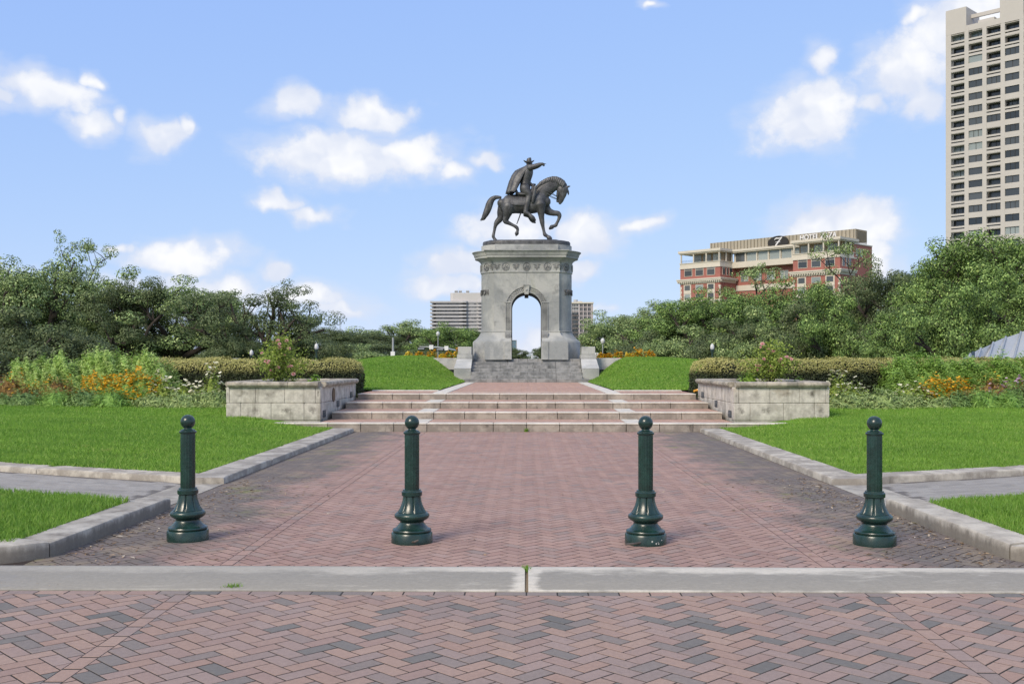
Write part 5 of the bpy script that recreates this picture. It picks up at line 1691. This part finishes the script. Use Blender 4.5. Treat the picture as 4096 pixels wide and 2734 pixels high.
# ------------------------------------------------------------------ hedges
M_hedge = leaf_mat('hedge_leaf', [(0, (.018, .026, .012)), (.6, (.035, .052, .020)), (1, (.07, .09, .035))], trans=.12, nz=1.5,
                   z_new=(1.16, 1.40, [(0, (.27, .275, .08)), (.5, (.39, .38, .12)), (1, (.50, .46, .18))]))
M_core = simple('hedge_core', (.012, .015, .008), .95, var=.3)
def hedge(line, w, z0, z1, label, seed, dens=1900):
    """clipped hedge with rounded shoulders along a polyline"""
    rng = np.random.default_rng(seed)
    o = empty('clipped_hedge', (line[0][0], line[0][1], 0)); ox, oy = line[0]
    P = [Vector((x, y)) for x, y in line]
    seg = [(P[i+1]-P[i]).length for i in range(len(P)-1)]; tot = sum(seg)
    cum = np.concatenate([[0], np.cumsum(seg)]); px_ = np.array([p.x for p in P]); py_ = np.array([p.y for p in P])
    h = z1-z0; rr = .34
    # cross-section perimeter: front face, shoulder, top, shoulder, back
    prof = [(-w/2, 0)] + [(-w/2+rr-rr*math.cos(a), h-rr+rr*math.sin(a)) for a in np.linspace(0, PI/2, 6)] + [(w/2-rr+rr*math.sin(a), h-rr+rr*math.cos(a)) for a in np.linspace(0, PI/2, 6)] + [(w/2, 0)]
    pr = np.array(prof); sl = np.concatenate([[0], np.cumsum(np.linalg.norm(np.diff(pr, axis=0), axis=1))])
    n = int(tot*sl[-1]*dens)
    s = rng.uniform(0, tot, n); q = rng.uniform(0, sl[-1], n)
    a = np.interp(q, sl, pr[:, 0]); z = np.interp(q, sl, pr[:, 1])
    # round off both ends
    end = np.minimum(s, tot-s); k = np.sqrt(np.clip(1-(1-np.clip(end/.55, 0, 1))**2, 0.02, 1))
    a = a*k; z = z*(.55+.45*k)
    cx = np.interp(s, cum, px_); cy = np.interp(s, cum, py_)
    cx2 = np.interp(np.minimum(s+.1, tot), cum, px_)-np.interp(np.maximum(s-.1, 0), cum, px_); cy2 = np.interp(np.minimum(s+.1, tot), cum, py_)-np.interp(np.maximum(s-.1, 0), cum, py_)
    L = np.hypot(cx2, cy2); tx, ty = cx2/L, cy2/L
    nx, ny = -ty, tx
    wob = .03*np.sin(s*3.1)+.03*np.sin(s*7.3+1)
    C = np.stack([cx+nx*a-ox, cy+ny*a-oy, z0+z+wob*(z/h)], 1)
    out_ = np.stack([nx*np.sign(a)*(np.abs(a) > w/2-rr), ny*np.sign(a)*(np.abs(a) > w/2-rr), (z > h-rr)*1.0+.2], 1)
    C += rng.normal(size=C.shape)*.028
    V, F = leaf_quads(C, n, rng, .055, .032, .8, out_)
    mobj('foliage', mesh_np('foliage', V, F, M_hedge), o)
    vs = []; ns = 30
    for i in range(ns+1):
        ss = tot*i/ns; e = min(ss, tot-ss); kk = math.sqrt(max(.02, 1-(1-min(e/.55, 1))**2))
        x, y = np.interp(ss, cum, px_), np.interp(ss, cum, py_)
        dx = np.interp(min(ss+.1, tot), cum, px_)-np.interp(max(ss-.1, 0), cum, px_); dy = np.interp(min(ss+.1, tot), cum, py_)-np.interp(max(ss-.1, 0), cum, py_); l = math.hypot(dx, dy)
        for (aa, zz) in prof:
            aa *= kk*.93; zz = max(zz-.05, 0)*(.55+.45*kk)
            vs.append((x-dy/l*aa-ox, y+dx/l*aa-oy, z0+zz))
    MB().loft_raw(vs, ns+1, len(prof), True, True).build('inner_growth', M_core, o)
    tag(o, label, 'hedge')
for s in (-1, 1):
    ln = [(4.95, 30.6), (6.0, 29.9), (7.4, 29.6), (9.5, 30.2), (12.5, 31.6), (16, 33.6), (22, 37.5)]
    if s < 0: ln = ln[:5]
    hedge([(s*x, y) for x, y in ln], 1.25, .45, 1.60, 'long clipped hedge with yellow-green new growth on top, behind the %s planter' % ('left' if s < 0 else 'right'), 70+s)

# ------------------------------------------------------------------ bedding plants
M_fea = leaf_mat('feathery_leaf', [(0, (0.263, 0.413, 0.092)), (.5, (0.425, 0.608, 0.168)), (1, (0.546, 0.652, 0.245))], trans=.3, nz=1.6)
M_fea2 = leaf_mat('feathery_leaf_right', [(0, (0.177, 0.308, 0.057)), (.5, (0.275, 0.451, 0.094)), (1, (0.372, 0.543, 0.148))], trans=.3, nz=1.6)
M_blue = leaf_mat('bluegreen_leaf', [(0, (0.090, 0.167, 0.049)), (.5, (0.163, 0.272, 0.083)), (1, (0.278, 0.412, 0.136))], trans=.2, nz=1.5)
M_grass = leaf_mat('spiky_leaf', [(0, (0.155, 0.292, 0.061)), (.5, (0.269, 0.466, 0.103)), (1, (0.434, 0.652, 0.182))], trans=.3, nz=1.5)
M_jun = leaf_mat('juniper_leaf', [(0, (0.154, 0.234, 0.074)), (.5, (0.269, 0.374, 0.130)), (1, (0.455, 0.549, 0.227))], trans=.15, nz=1.5)
M_rose = leaf_mat('rose_leaf', [(0, (0.140, 0.212, 0.037)), (.5, (0.252, 0.350, 0.061)), (1, (0.410, 0.498, 0.110))], trans=.3, nz=2)
M_lime = leaf_mat('lime_leaf', [(0, (.13, .24, .03)), (.5, (.22, .38, .05)), (1, (.30, .48, .09))], trans=.35, nz=2)
M_brown = leaf_mat('rust_leaf', [(0, (0.130, 0.085, 0.033)), (.5, (0.260, 0.163, 0.052)), (1, (0.429, 0.260, 0.078))], trans=.2, nz=2)
M_stem = simple('stem', (.075, .085, .03), .9, var=.2)
def petal(name, a, b): return leaf_mat(name, [(0, a), (1, b)], trans=.2, nz=3)
M_or = petal('orange_petal', (.64, .30, .015), (.80, .52, .03)); M_ye = petal('yellow_petal', (.78, .56, .03), (.85, .70, .12))
M_cr = petal('cream_petal', (.80, .76, .50), (.85, .83, .68)); M_pk = petal('pink_petal', (.76, .36, .37), (.85, .62, .59)); M_mv = petal('mauve_petal', (.62, .38, .58), (.74, .52, .66))
def mound_pts(n, rx, ry, h, rng, shell=.6):
    x = rng.normal(size=(n, 3)); x[:, 2] = np.abs(x[:, 2]); x /= np.linalg.norm(x, axis=1)[:, None]
    r = rng.uniform(shell, 1.0, n)**.7
    r = r*(1+.13*np.sin(x[:, 0]*7+x[:, 1]*5+rx*40)+.10*np.sin(x[:, 2]*11+x[:, 0]*9+h*30)+.09*np.sin(x[:, 0]*23+x[:, 2]*19)+.07*rng.normal(size=n))
    return x*r[:, None]*np.array([rx, ry, h]), x
def plant(name, pos, rx, ry, h, n, ln, wd, mat, label, cat, group, seed, flower=None, up=.5, shell=.45, fz=.55, tilt=.6, inner=.74):
    rng = np.random.default_rng(seed)
    o = empty(name, pos)
    C, x = mound_pts(n, rx, ry, h, rng, shell)
    C[:, 2] = np.maximum(C[:, 2], .02)
    V, F = leaf_quads(C, n, rng, ln, wd, tilt, x*.8+np.array([0, 0, up]))
    mobj('foliage', mesh_np('foliage', V, F, mat), o)
    m = MB(); nn = 14; vs = []; rows = 7                     # dense inner growth
    for j in range(rows):
        e = PI/2*j/(rows-.6)
        for i in range(nn):
            a = 2*PI*i/nn; f = inner*(1+.12*math.sin(a*3+seed)+.10*math.sin(a*5+j*2+seed)+.08*math.sin(j*3+a*2))
            vs.append((rx*f*math.cos(e)*math.cos(a), ry*f*math.cos(e)*math.sin(a), h*f*math.sin(e)))
    m.loft_raw(vs, rows, nn).build('inner_growth', mat, o, smooth=True)
    m = MB(); r = random.Random(seed)
    for k in range(6):
        a = r.uniform(0, 2*PI); m.tube([(r.uniform(-.1, .1)*rx, r.uniform(-.1, .1)*ry, -.05), (.35*rx*math.cos(a), .35*ry*math.sin(a), h*.4), (.6*rx*math.cos(a), .6*ry*math.sin(a), h*.75)], [.012, .009, .004], 5)
    m.build('stem', M_stem, o)
    if flower:
        mat_f, nf, size = flower
        C, x = mound_pts(nf, rx*1.02, ry*1.02, h*1.05, rng, .93)
        C = C[(C[:, 2] > h*(1-fz)*.8)]; nf = len(C)
        # each bloom: a little cup of six petals
        V, F = [], []
        a = np.linspace(0, 2*PI, 7)[:-1]
        for c in C:
            b0 = len(V); s = size*rng.uniform(.7, 1.2); t1, t2 = rng.uniform(-.5, .5, 2)
            ph = rng.uniform(0, 1)
            V.append((c[0], c[1], c[2]+.2*s))
            for aa in a:
                dx, dy = s*math.cos(aa+ph), s*math.sin(aa+ph)
                V.append((c[0]+dx, c[1]+dy, c[2]+.45*s+t1*dx+t2*dy)); V.append((c[0]+dx*.75*math.cos(.5)-dy*.4, c[1]+dy*.75+dx*.4, c[2]+.25*s+t1*dx+t2*dy))
            for k in range(6):
                i1, i2, i3 = b0+1+2*k, b0+2+2*k, b0+1+(2*k+2) % 12
                F.append((b0, i1, i2, i3))
        if V: tag(mobj('blooms', mesh_np('blooms', V, F, mat_f), o), kind='stuff')
    tag(o, label, cat, group)
    return o
def bed(u, v, z=.36):
    """where a plant's foot stands, from its foot on the 2349 px picture"""
    p = onz(u*k2, v*k2, z); p.z = z-.03; return p
def zb(y): return .32+.02*(y-27)
seed = 500
GBL, GBR = 'plants of the left flower bed', 'plants of the right flower bed'
def P(kind, u, Y, wpx, vtop, lab, grp, right=False):
    """kind, picture x and depth, width in picture px, picture y of the top"""
    global seed
    seed += 1
    z0 = .30+.03*(Y-27)
    p = at(u*k2, V0, Y); top = at(u*k2, vtop*k2, Y).z
    w = wpx*k2/4096*Y/2*1.12; h = max(top-z0, .15)*1.10
    pos = (p.x, Y, z0-.02)
    if kind == 'fea': plant('feathery_shrub', pos, w, w*.7, h, int(17000*w), .12, .028, M_fea2 if right else M_fea, lab, 'shrub', grp, seed, None, .6, .76, tilt=.75, inner=.82)
    if kind == 'blue': plant('bluegreen_herb', pos, w, w*.8, h, int(5200*w), .10, .026, M_blue, lab, 'plant', grp, seed, None, .6, .4)
    if kind == 'spike': plant('spiky_herb', pos, w, w*.8, h, int(3800*w), .22, .018, M_grass, lab, 'plant', grp, seed, None, 1.2, .3)
    if kind == 'jun': plant('spreading_juniper', pos, w, w*.7, h, int(4200*w), .15, .026, M_jun, lab, 'shrub', grp, seed, None, .3, .4)
    if kind == 'oran': plant('orange_coneflower', pos, w, w*.7, h, int(3600*w), .09, .03, M_grass, lab, 'flowers', grp, seed, (M_or, int(1500*w), .036), .6, .4, .8)
    if kind == 'rust': plant('rusty_perennial', pos, w, w*.7, h, int(3600*w), .12, .022, M_brown, lab, 'flowers', grp, seed, (M_or, int(220*w), .028), .8, .4, .7)
    if kind == 'cream': plant('cream_rose', pos, w, w*.8, h, int(2600*w), .075, .045, M_rose, lab, 'flowers', grp, seed, (M_cr, int(110*w+24), .055), .4, .4, .8)
    if kind == 'mauve': plant('mauve_perennial', pos, w, w*.8, h, int(3000*w), .10, .03, M_brown, lab, 'flowers', grp, seed, (M_mv, int(140*w+20), .05), .5, .4, .5)
    if kind == 'marig': plant('marigold', pos, w, w*.8, h, int(2600*w), .08, .035, M_grass, lab, 'flowers', grp, seed, (M_or, int(170*w), .04), .5, .4, .8)
    if kind == 'marigy': plant('marigold', pos, w, w*.8, h, int(2600*w), .08, .035, M_grass, lab, 'flowers', grp, seed, (M_ye, int(170*w), .04), .5, .4, .8)
# left bed (picture coordinates on 2349 px)
for a in [('fea', 80, 29.6, 130, 838, 'pale feathery shrub at the left end of the left bed'), ('fea', 165, 29.4, 150, 832, 'pale feathery shrub left of centre in the left bed'),
          ('fea', 245, 29.2, 150, 824, 'tallest pale feathery shrub in the middle of the left bed'), ('fea', 325, 29.2, 140, 830, 'pale feathery shrub at the right of the left bed, against the hedge'),
          ('fea', 120, 28.7, 130, 858, 'lower pale feathery shrub in front, left of the orange flowers'),
          ('fea', 350, 28.5, 90, 862, 'lower feathery shrub right behind the orange flowers'),
          ('rust', 25, 28.4, 90, 866, 'rusty orange perennials at the left edge of the picture'), ('rust', 130, 28.2, 110, 872, 'brown faded perennials in front of the feathery shrubs'),
          ('rust', 60, 28.0, 60, 886, 'straw-coloured faded perennials near the left edge'),
          ('oran', 235, 28.2, 110, 872, 'left clump of orange coneflowers in the left bed'), ('oran', 310, 28.0, 120, 866, 'right clump of orange coneflowers in the left bed'),
          ('blue', 60, 27.5, 90, 898, 'grey-green herb at the left front of the left bed'), ('blue', 195, 27.4, 90, 892, 'blue-green herb in front of the orange coneflowers'),
          ('spike', 130, 27.4, 90, 894, 'tufted green herb between two blue-green ones in the left bed'), ('spike', 255, 27.2, 80, 893, 'spiky tufted herb in front of the orange coneflowers'),
          ('blue', 15, 27.6, 60, 905, 'yellow-green herb at the very left front of the left bed'),
          ('jun', 350, 27.2, 80, 906, 'spreading juniper left of centre, front of the left bed'), ('jun', 420, 27.0, 110, 902, 'spreading juniper in the front middle of the left bed'), ('jun', 490, 26.9, 90, 898, 'spreading juniper beside the left planter wall'),
          ('cream', 372, 27.9, 60, 872, 'cream roses right of the orange coneflowers'), ('cream', 425, 27.8, 80, 884, 'low cream roses over the junipers of the left bed'),
          ('cream', 487, 27.6, 44, 852, 'tall single cream rose next to the left planter'), ('cream', 470, 27.6, 70, 890, 'low white roses near the left planter')]: P(*a, GBL)
for a in [('fea', 2080, 29.6, 110, 830, 'feathery shrub at the left end of the right bed, before the hedge'), ('fea', 2150, 29.3, 130, 836, 'feathery shrub left of centre in the right bed'),
          ('fea', 2225, 29.0, 130, 838, 'feathery shrub right of centre in the right bed'), ('fea', 2310, 28.8, 130, 834, 'feathery shrub at the right edge of the picture'),
          ('fea', 2190, 28.6, 90, 866, 'lower feathery shrub behind the yellow coneflowers'), ('fea', 2075, 28.6, 70, 858, 'lower feathery shrub behind the white roses'),
          ('cream', 1925, 27.8, 60, 862, 'tall yellow-white rose beside the right planter'), ('cream', 1955, 27.5, 70, 884, 'low yellow-white roses near the right planter'),
          ('cream', 2095, 27.9, 80, 880, 'cluster of white roses left of the yellow coneflowers'),
          ('oran', 2150, 28.0, 90, 876, 'left clump of yellow-orange coneflowers in the right bed'), ('oran', 2195, 27.9, 70, 884, 'right clump of yellow-orange coneflowers in the right bed'), ('rust', 2232, 27.6, 50, 890, 'thin yellow-flowered plant right of the coneflowers'),
          ('rust', 2270, 28.2, 60, 868, 'rusty flower heads behind the pink ones'), ('mauve', 2292, 27.9, 70, 882, 'mauve-pink flower heads near the right edge'), ('mauve', 2342, 27.8, 40, 876, 'mauve flowers cut by the right edge of the picture'),
          ('jun', 1945, 26.9, 90, 903, 'spreading juniper against the right planter wall'), ('jun', 2020, 26.9, 110, 896, 'large spreading juniper at the front of the right bed'), ('jun', 2085, 27.0, 80, 905, 'spreading juniper below the white roses'), ('jun', 2155, 26.9, 66, 914, 'small juniper in front of the yellow coneflowers'),
          ('blue', 2200, 27.1, 66, 898, 'blue-green herb in the front of the right bed'), ('spike', 2255, 27.1, 80, 892, 'bright green tufted herb at the right front'), ('spike', 2310, 27.0, 70, 896, 'yellow-green tufted herb at the lower right of the bed'),
          ('blue', 2335, 27.3, 60, 884, 'blue-green herb at the right edge of the picture')]: P(*a, GBR, True)
# marigolds on the ring wall
seed = 700
def ring(u, w, vt, kind, lab):
    global seed
    seed += 1
    Y = 48.6; p = at(u*k2, V0, Y); z0 = 1.66; top = at(u*k2, vt*k2, Y).z; ww = w*k2/4096*Y/2
    plant('marigold', (p.x, Y, z0), ww, ww*.7, top-z0, int(1500*ww+200), .09, .04, M_grass, lab, 'flowers', 'marigolds on the ring wall', seed,
          (M_or if kind == 'o' else M_ye, int(360*ww+80), .05), .5, .4, .85)
for a in [(938, 22, 810, 'y', 'yellow marigolds at the left end of the left ring wall'), (962, 24, 808, 'o', 'orange marigolds second from the left on the ring wall'), (990, 26, 806, 'o', 'orange marigolds in the middle of the left ring wall'),
          (1015, 18, 813, 'y', 'small yellow marigolds on the left ring wall'), (1030, 20, 808, 'o', 'orange marigolds third from the arch on the left ring wall'), (1052, 24, 802, 'o', 'tall orange marigolds beside the left cheek wall'),
          (1378, 16, 812, 'o', 'orange marigolds nearest the arch on the right ring wall'), (1396, 16, 812, 'o', 'small orange marigolds second from the arch on the right'), (1418, 24, 807, 'o', 'orange marigolds in the middle of the right ring wall'), (1442, 20, 812, 'y', 'yellow marigolds on the right ring wall'),
          (1462, 26, 804, 'o', 'tall orange marigolds second from the right end'), (1490, 28, 808, 'o', 'orange marigolds at the right end of the right ring wall')]: ring(*a)
# rose bushes and lime herbs in the planters
def rose_bush(x, y, z0, h, w, label, seed):
    rng = np.random.default_rng(seed); r = random.Random(seed)
    o = empty('pink_rose_bush', (x, y, z0))
    stems = MB(); tips = []
    for i in range(16):
        a = r.uniform(0, 2*PI); rr = w*r.uniform(.15, 1.0); hh = h*r.uniform(.45, .85) if i > 4 else h*r.uniform(.85, 1.0)
        if i <= 4: rr *= .45
        p0 = Vector((r.uniform(-.1, .1), r.uniform(-.1, .1), 0)); p3 = Vector((rr*math.cos(a), rr*math.sin(a), hh))
        p1 = p0.lerp(p3, .4)+Vector((0, 0, hh*.12)); p2 = p0.lerp(p3, .75)+Vector((0, 0, hh*.1))
        stems.tube([p0, p1, p2, p3], [.012, .010, .007, .004], 5); tips += [p3, p2, p1.lerp(p2, .5)]
    stems.build('stem', M_stem, o, smooth=True)
    C = []
    for t_ in tips:
        n = 80
        C.append(np.array(t_)+rng.normal(size=(n, 3))*np.array([.13, .13, .11]))
    C = np.concatenate(C); C = C[C[:, 2] > .05]
    V, F = leaf_quads(C, len(C), rng, .06, .036, .9, np.array([[0, 0, .5]]))
    mobj('foliage', mesh_np('foliage', V, F, M_rose), o)
    for i in range(34):
        t_ = r.choice(tips); c = Vector(t_)+Vector((r.uniform(-.14, .14), r.uniform(-.2, .05), r.uniform(-.03, .12)))
        m = MB(); s = r.uniform(.032, .058)
        for lay, (rr, zz, np_) in enumerate(((1.0, .0, 6), (.7, .3, 5), (.4, .5, 4))):
            for k in range(np_):
                a = 2*PI*k/np_+lay*.5; b = 2*PI/np_*.6
                q = [(0, 0, -.3*s), (s*rr*math.cos(a-b), s*rr*math.sin(a-b), s*(zz+.1)), (s*rr*1.12*math.cos(a), s*rr*1.12*math.sin(a), s*(zz+.5)), (s*rr*math.cos(a+b), s*rr*math.sin(a+b), s*(zz+.1))]
                m.add(q, [(0, 1, 2, 3)])
        q = m.build('rose', M_pk, o); q.location = c; q.rotation_euler = (r.uniform(.2, .9), r.uniform(-.3, .3), 0)
    tag(o, label, 'rose bush')
pL = at(640*k2, V0, 25.0); pR = at(1762*k2, V0, 25.0)
rose_bush(pL.x, 25.0, .80, 1.26, .62, 'tall leggy pink rose bush growing in the left planter', 1)
rose_bush(pR.x, 25.0, .80, 1.18, .62, 'tall leggy pink rose bush growing in the right planter', 2)
seed = 800
for (u, w, vt, lab) in ((722, 40, 858, 'lime green leafy herb at the right of the left planter'), (672, 26, 864, 'small lime green herb under the left rose bush'), (1720, 50, 848, 'lime green leafy herb left of the right rose bush'), (1700, 30, 862, 'small lime herb at the left corner of the right planter'), (1835, 44, 866, 'low white-spiked herb at the right of the right planter')):
    Y = 25.2; p = at(u*k2, V0, Y); top = at(u*k2, vt*k2, Y).z; ww = w*k2/4096*Y/2; seed += 1
    plant('lime_herb', (p.x, Y, .80), ww, ww, max(top-.8, .25), int(1500*ww+150), .08, .04, M_lime, lab, 'plant', 'herbs in the planters', seed, None, .6, .3)

# ================================================================== street furniture
M_lampg = simple('lamp_green', (.02, .045, .035), .4, .2)
M_globe = material('acorn_globe', lambda t, b: setb(t, b, (.55, .56, .55), .3))
M_galv = simple('galvanised', (.38, .40, .41), .5, .5, var=.12)
M_sigblk = simple('signal_black', (.03, .03, .03), .5)
def lamp(u, vtop, D, lab, g='park lamps with white acorn globes'):
    p = at(u, vtop, D); H = p.z
    o = empty('park_lamp', (p.x, D, 0))
    MB().lathe([(.16, 0), (.16, .25), (.11, .35), (.06, .55), (.045, H-.50), (.07, H-.48), (.07, H-.42), (.10, H-.40), (.10, H-.36), (.07, H-.33)], 14).build('post', M_lampg, o, auto=40)
    MB().lathe([(.07, H-.33), (.105, H-.28), (.112, H-.20), (.095, H-.10), (.06, H-.04), (.025, H-.02), (.02, H), (.004, H+.015)], 16).build('globe', M_globe, o, smooth=True)
    tag(o, lab, 'lamp', g)
lamp(1006, 1398, 58, 'park lamp with white globe left of the left rose bush'); lamp(1266, 1372, 55, 'park lamp with white globe right of the left rose bush')
lamp(2849, 1373, 55, 'park lamp with white globe over the left end of the right hedge')
# thin street lights
def pole(u, vtop, D, r, lab, head=True, name='street_light'):
    p = at(u, vtop, D)
    o = empty(name, (p.x, D, 0))
    MB().tube([(0, 0, 0), (0, 0, p.z)], [r, r*.7], 8).build('post', M_galv, o)
    if head: MB().lathe([(.02, p.z-.1), (.16, p.z), (.2, p.z+.25), (.1, p.z+.42), (.01, p.z+.46)], 10).build('lamp_head', M_globe, o, smooth=True)
    tag(o, lab, 'street light')
    return o, p
pole(2411, 1372, 90, .06, 'thin white street light right of the arch'); pole(1752, 1342, 105, .06, 'thin white street light standing behind the mast arm', True)
o, p = pole(1572, 1349, 80, .11, 'grey post with equipment boxes behind the left mound', False, 'signal_post')
MB().box(-.16, .16, -.2, .05, 2.05, 2.4).build('equipment_box', M_white, o); MB().box(-.28, -.1, -.15, .05, 1.25, 1.9).build('equipment_box', M_galv, o); MB().box(.1, .26, -.15, .05, 1.3, 1.85).build('equipment_box', M_galv, o)
# mast arm with signals
D = 95.0
a0, a1, a2, a3 = at(1678, 1386, D), at(1745, 1388, D), at(1790, 1393, D), at(1850, 1408, D)
o = empty('signal_mast', (a3.x, D, 0))
MB().tube([(q.x-a3.x, 0, q.z) for q in (a0, a1, a2, a3)], [.05, .07, .085, .10], 8).build('arm', M_galv, o, smooth=True)
MB().tube([(0, 0, 0), (0, 0, a3.z+.1)], [.14, .13], 10).build('pole', M_galv, o)
for u0, u1, v0, v1 in ((1671, 1700, 1389, 1400), (1746, 1776, 1392, 1403)):
    p, q = at(u0, v1, D), at(u1, v0, D)
    h = MB().cbox(p.x-a3.x, q.x-a3.x, -.25, .05, p.z, q.z, .03).build('signal_head', M_sigblk, o)
    MB().cbox(p.x-a3.x+.05, q.x-a3.x-.05, -.30, -.22, p.z+.08, q.z-.06, .02).build('visor', M_galv, h)
for u0, u1, v0, v1 in ((1717, 1734, 1379, 1396), (1778, 1794, 1383, 1401)):
    p, q = at(u0, v1, D), at(u1, v0, D)
    MB().cbox(p.x-a3.x, q.x-a3.x, -.12, -.08, p.z, q.z, .01).build('sign_plate', M_white, o)
tag(o, 'grey traffic signal mast arm left of the arch, above the marigolds', 'traffic signal')
# road sign right of the arch
p, q = at(2381, 1421, 88), at(2393, 1410, 88)
o = empty('road_sign', ((p.x+q.x)/2, 88, 0)); w = (q.x-p.x)/2
MB().cbox(-w, w, -.03, 0, p.z, q.z, .01).build('sign_plate', M_white, o)
m = MB(); zc = (p.z+q.z)/2
m.box(-.03, .03, -.045, -.032, zc-.07, zc+.03); m.add([(-.08, -.04, zc+.02), (.08, -.04, zc+.02), (0, -.04, zc+.09)], [(0, 1, 2)])
m.build('arrow', M_sigblk, o)
MB().tube([(0, .02, 0), (0, .02, p.z)], [.03, .03], 8).build('post', M_galv, o)
tag(o, 'small white arrow sign close to the right cheek wall', 'sign')
# antenna mast
D = 420.0; p = at(1361, 1285, D)
o = empty('antenna_mast', (p.x, D, 0)); m = MB()
for sx, sy in ((-.35, -.35), (.35, -.35), (0, .4)): m.tube([(sx, sy, 0), (sx, sy, p.z)], [.06, .05], 5)
for k in range(24): z = p.z*k/24; m.tube([(-.35, -.35, z), (.35, -.35, z+p.z/24)], [.04, .04], 4)
m.build('lattice_mast', M_galv, o); tag(o, 'thin lattice antenna mast above the far trees on the left', 'mast')
# white boxes above the left hedge
p = at(942, 1440, 46)
o = empty('utility_box', (p.x, 46, .4)); MB().cbox(-.18, .18, -.2, .2, 0, p.z-.4+.05, .02).build('cabinet', M_white, o); MB().cbox(-.20, .20, -.22, .22, p.z-.35, p.z-.31, .01).build('lid', M_galv, o)
tag(o, 'small white cabinet peeping over the left hedge', 'cabinet')
# low wall of the far street and parked car seen beyond the mound
# fountain jet
D = 250.0; p = at(2129, 1417, D); rng = np.random.default_rng(5)
n = 900; h = rng.uniform(0, 1, n)**.8; z = 1.2+h*(p.z-1.2); r = (1-h)*.62+.08
a = rng.uniform(0, 2*PI, n); rr = r*rng.uniform(0, 1, n)**.5
C = np.stack([rr*np.cos(a), rr*np.sin(a), z-1.2], 1)
V, F = leaf_quads(C, n, rng, .18, .16)
o = mobj('fountain_jet', mesh_np('fountain_jet', V, F, material('white_water', lambda t, b: setb(t, b, (.82, .84, .86), .5))), None, (p.x, D, 1.2))
tag(o, 'white fountain jet far behind, seen through the arch opening', 'fountain', kind='stuff')
# paper cup
o = empty('paper_cup', onz(2776, 1566, .70)); o.rotation_euler = (0, PI/2-.12, .5)
MB().lathe([(.0, 0), (.032, 0), (.042, .12), (.0425, .12)], 18).build('cup_wall', simple('cup_orange', (.75, .35, .04), .6), o, auto=40)
MB().lathe([(.046, .118), (.046, .132), (.04, .136), (.0, .134)], 18).build('rim', M_white, o, auto=40)
o.location.z = .722; tag(o, 'orange paper cup lying at the corner of the right planter', 'cup')

# ================================================================== weeds, fallen leaves
def tuft(x, y, z, n, h, spread, lab, seed):
    rng = np.random.default_rng(seed)
    xy = np.stack([x+rng.normal(size=n)*spread[0], y+rng.normal(size=n)*spread[1]], 1)
    o = blades('weed_tuft', xy, lambda a, b: np.full(len(a), z), h, .008, 1.2, seed)
    tag(o, lab, 'weed')
tuft(.0, 7.47, .015, 60, .035, (.014, .04), 'green weed in the joint of the cement strip', 1)
q = onz(930, 2352, 0); tuft(q.x, q.y, 0, 45, .045, (.03, .012), 'grass tuft at the front edge of the cement strip, left', 2)
tuft(0.0, 22.54, .0, 60, .10, (.02, .015), 'small fern-like weed in the centre joint of the lowest step', 3)
M_dry = leaf_mat('dry_leaf', [(0, (.10, .06, .03)), (.5, (.26, .17, .09)), (.85, (.42, .32, .21)), (1, (.60, .54, .44))], trans=.1, nz=2)
def litter(name, n, fx, size, label, seed):
    rng = np.random.default_rng(seed)
    xy = fx(rng, n); n = len(xy)
    C = np.stack([xy[:, 0], xy[:, 1], np.full(n, .006)+rng.uniform(0, .004, n)], 1)
    d = rng.normal(size=(n, 3))*.16+np.array([0, 0, 1]); d /= np.linalg.norm(d, axis=1)[:, None]
    a = rng.uniform(0, 2*PI, n); u = np.stack([np.cos(a), np.sin(a), np.zeros(n)], 1); u -= d*(u*d).sum(1)[:, None]; v = np.cross(d, u)
    L = (size*rng.uniform(.35, 1.3, n))[:, None]; W_ = L*rng.uniform(.12, .5, n)[:, None]
    V = np.stack([C-u*L*.5, C+v*W_*.5+d*.004, C+u*L*.5, C-v*W_*.5+d*.004], 1).reshape(-1, 3)
    tag(mobj(name, mesh_np(name, V, np.arange(n*4).reshape(-1, 4), M_dry)), label, 'leaves', kind='stuff')
def near_kerb(side):
    def f(rng, n):
        e = rng.exponential(.38, n); y = rng.uniform(7.6, 13.5, n)
        return np.stack([side*(3.66-np.clip(e, 0, 2.4)), y], 1)
    return f
litter('fallen_leaves', 650, near_kerb(-1), .05, 'dry leaves and twigs gathered along the left kerb', 11)
litter('fallen_leaves', 800, near_kerb(1), .055, 'dry leaves and twigs gathered along the right kerb', 12)
litter('fallen_leaves', 150, lambda rng, n: np.stack([rng.uniform(-2.6, 2.6, n), 7.7+13*rng.uniform(0, 1, n)**1.6], 1), .035, 'sparse leaf crumbs over the middle of the walkway', 13)
litter('fallen_leaves', 200, lambda rng, n: np.stack([rng.uniform(-3.3, -3.0, n)-rng.exponential(.4, n), rng.uniform(6.9, 7.6, n)], 1), .03, 'brown crumbs at the left end of the cement strip', 14)
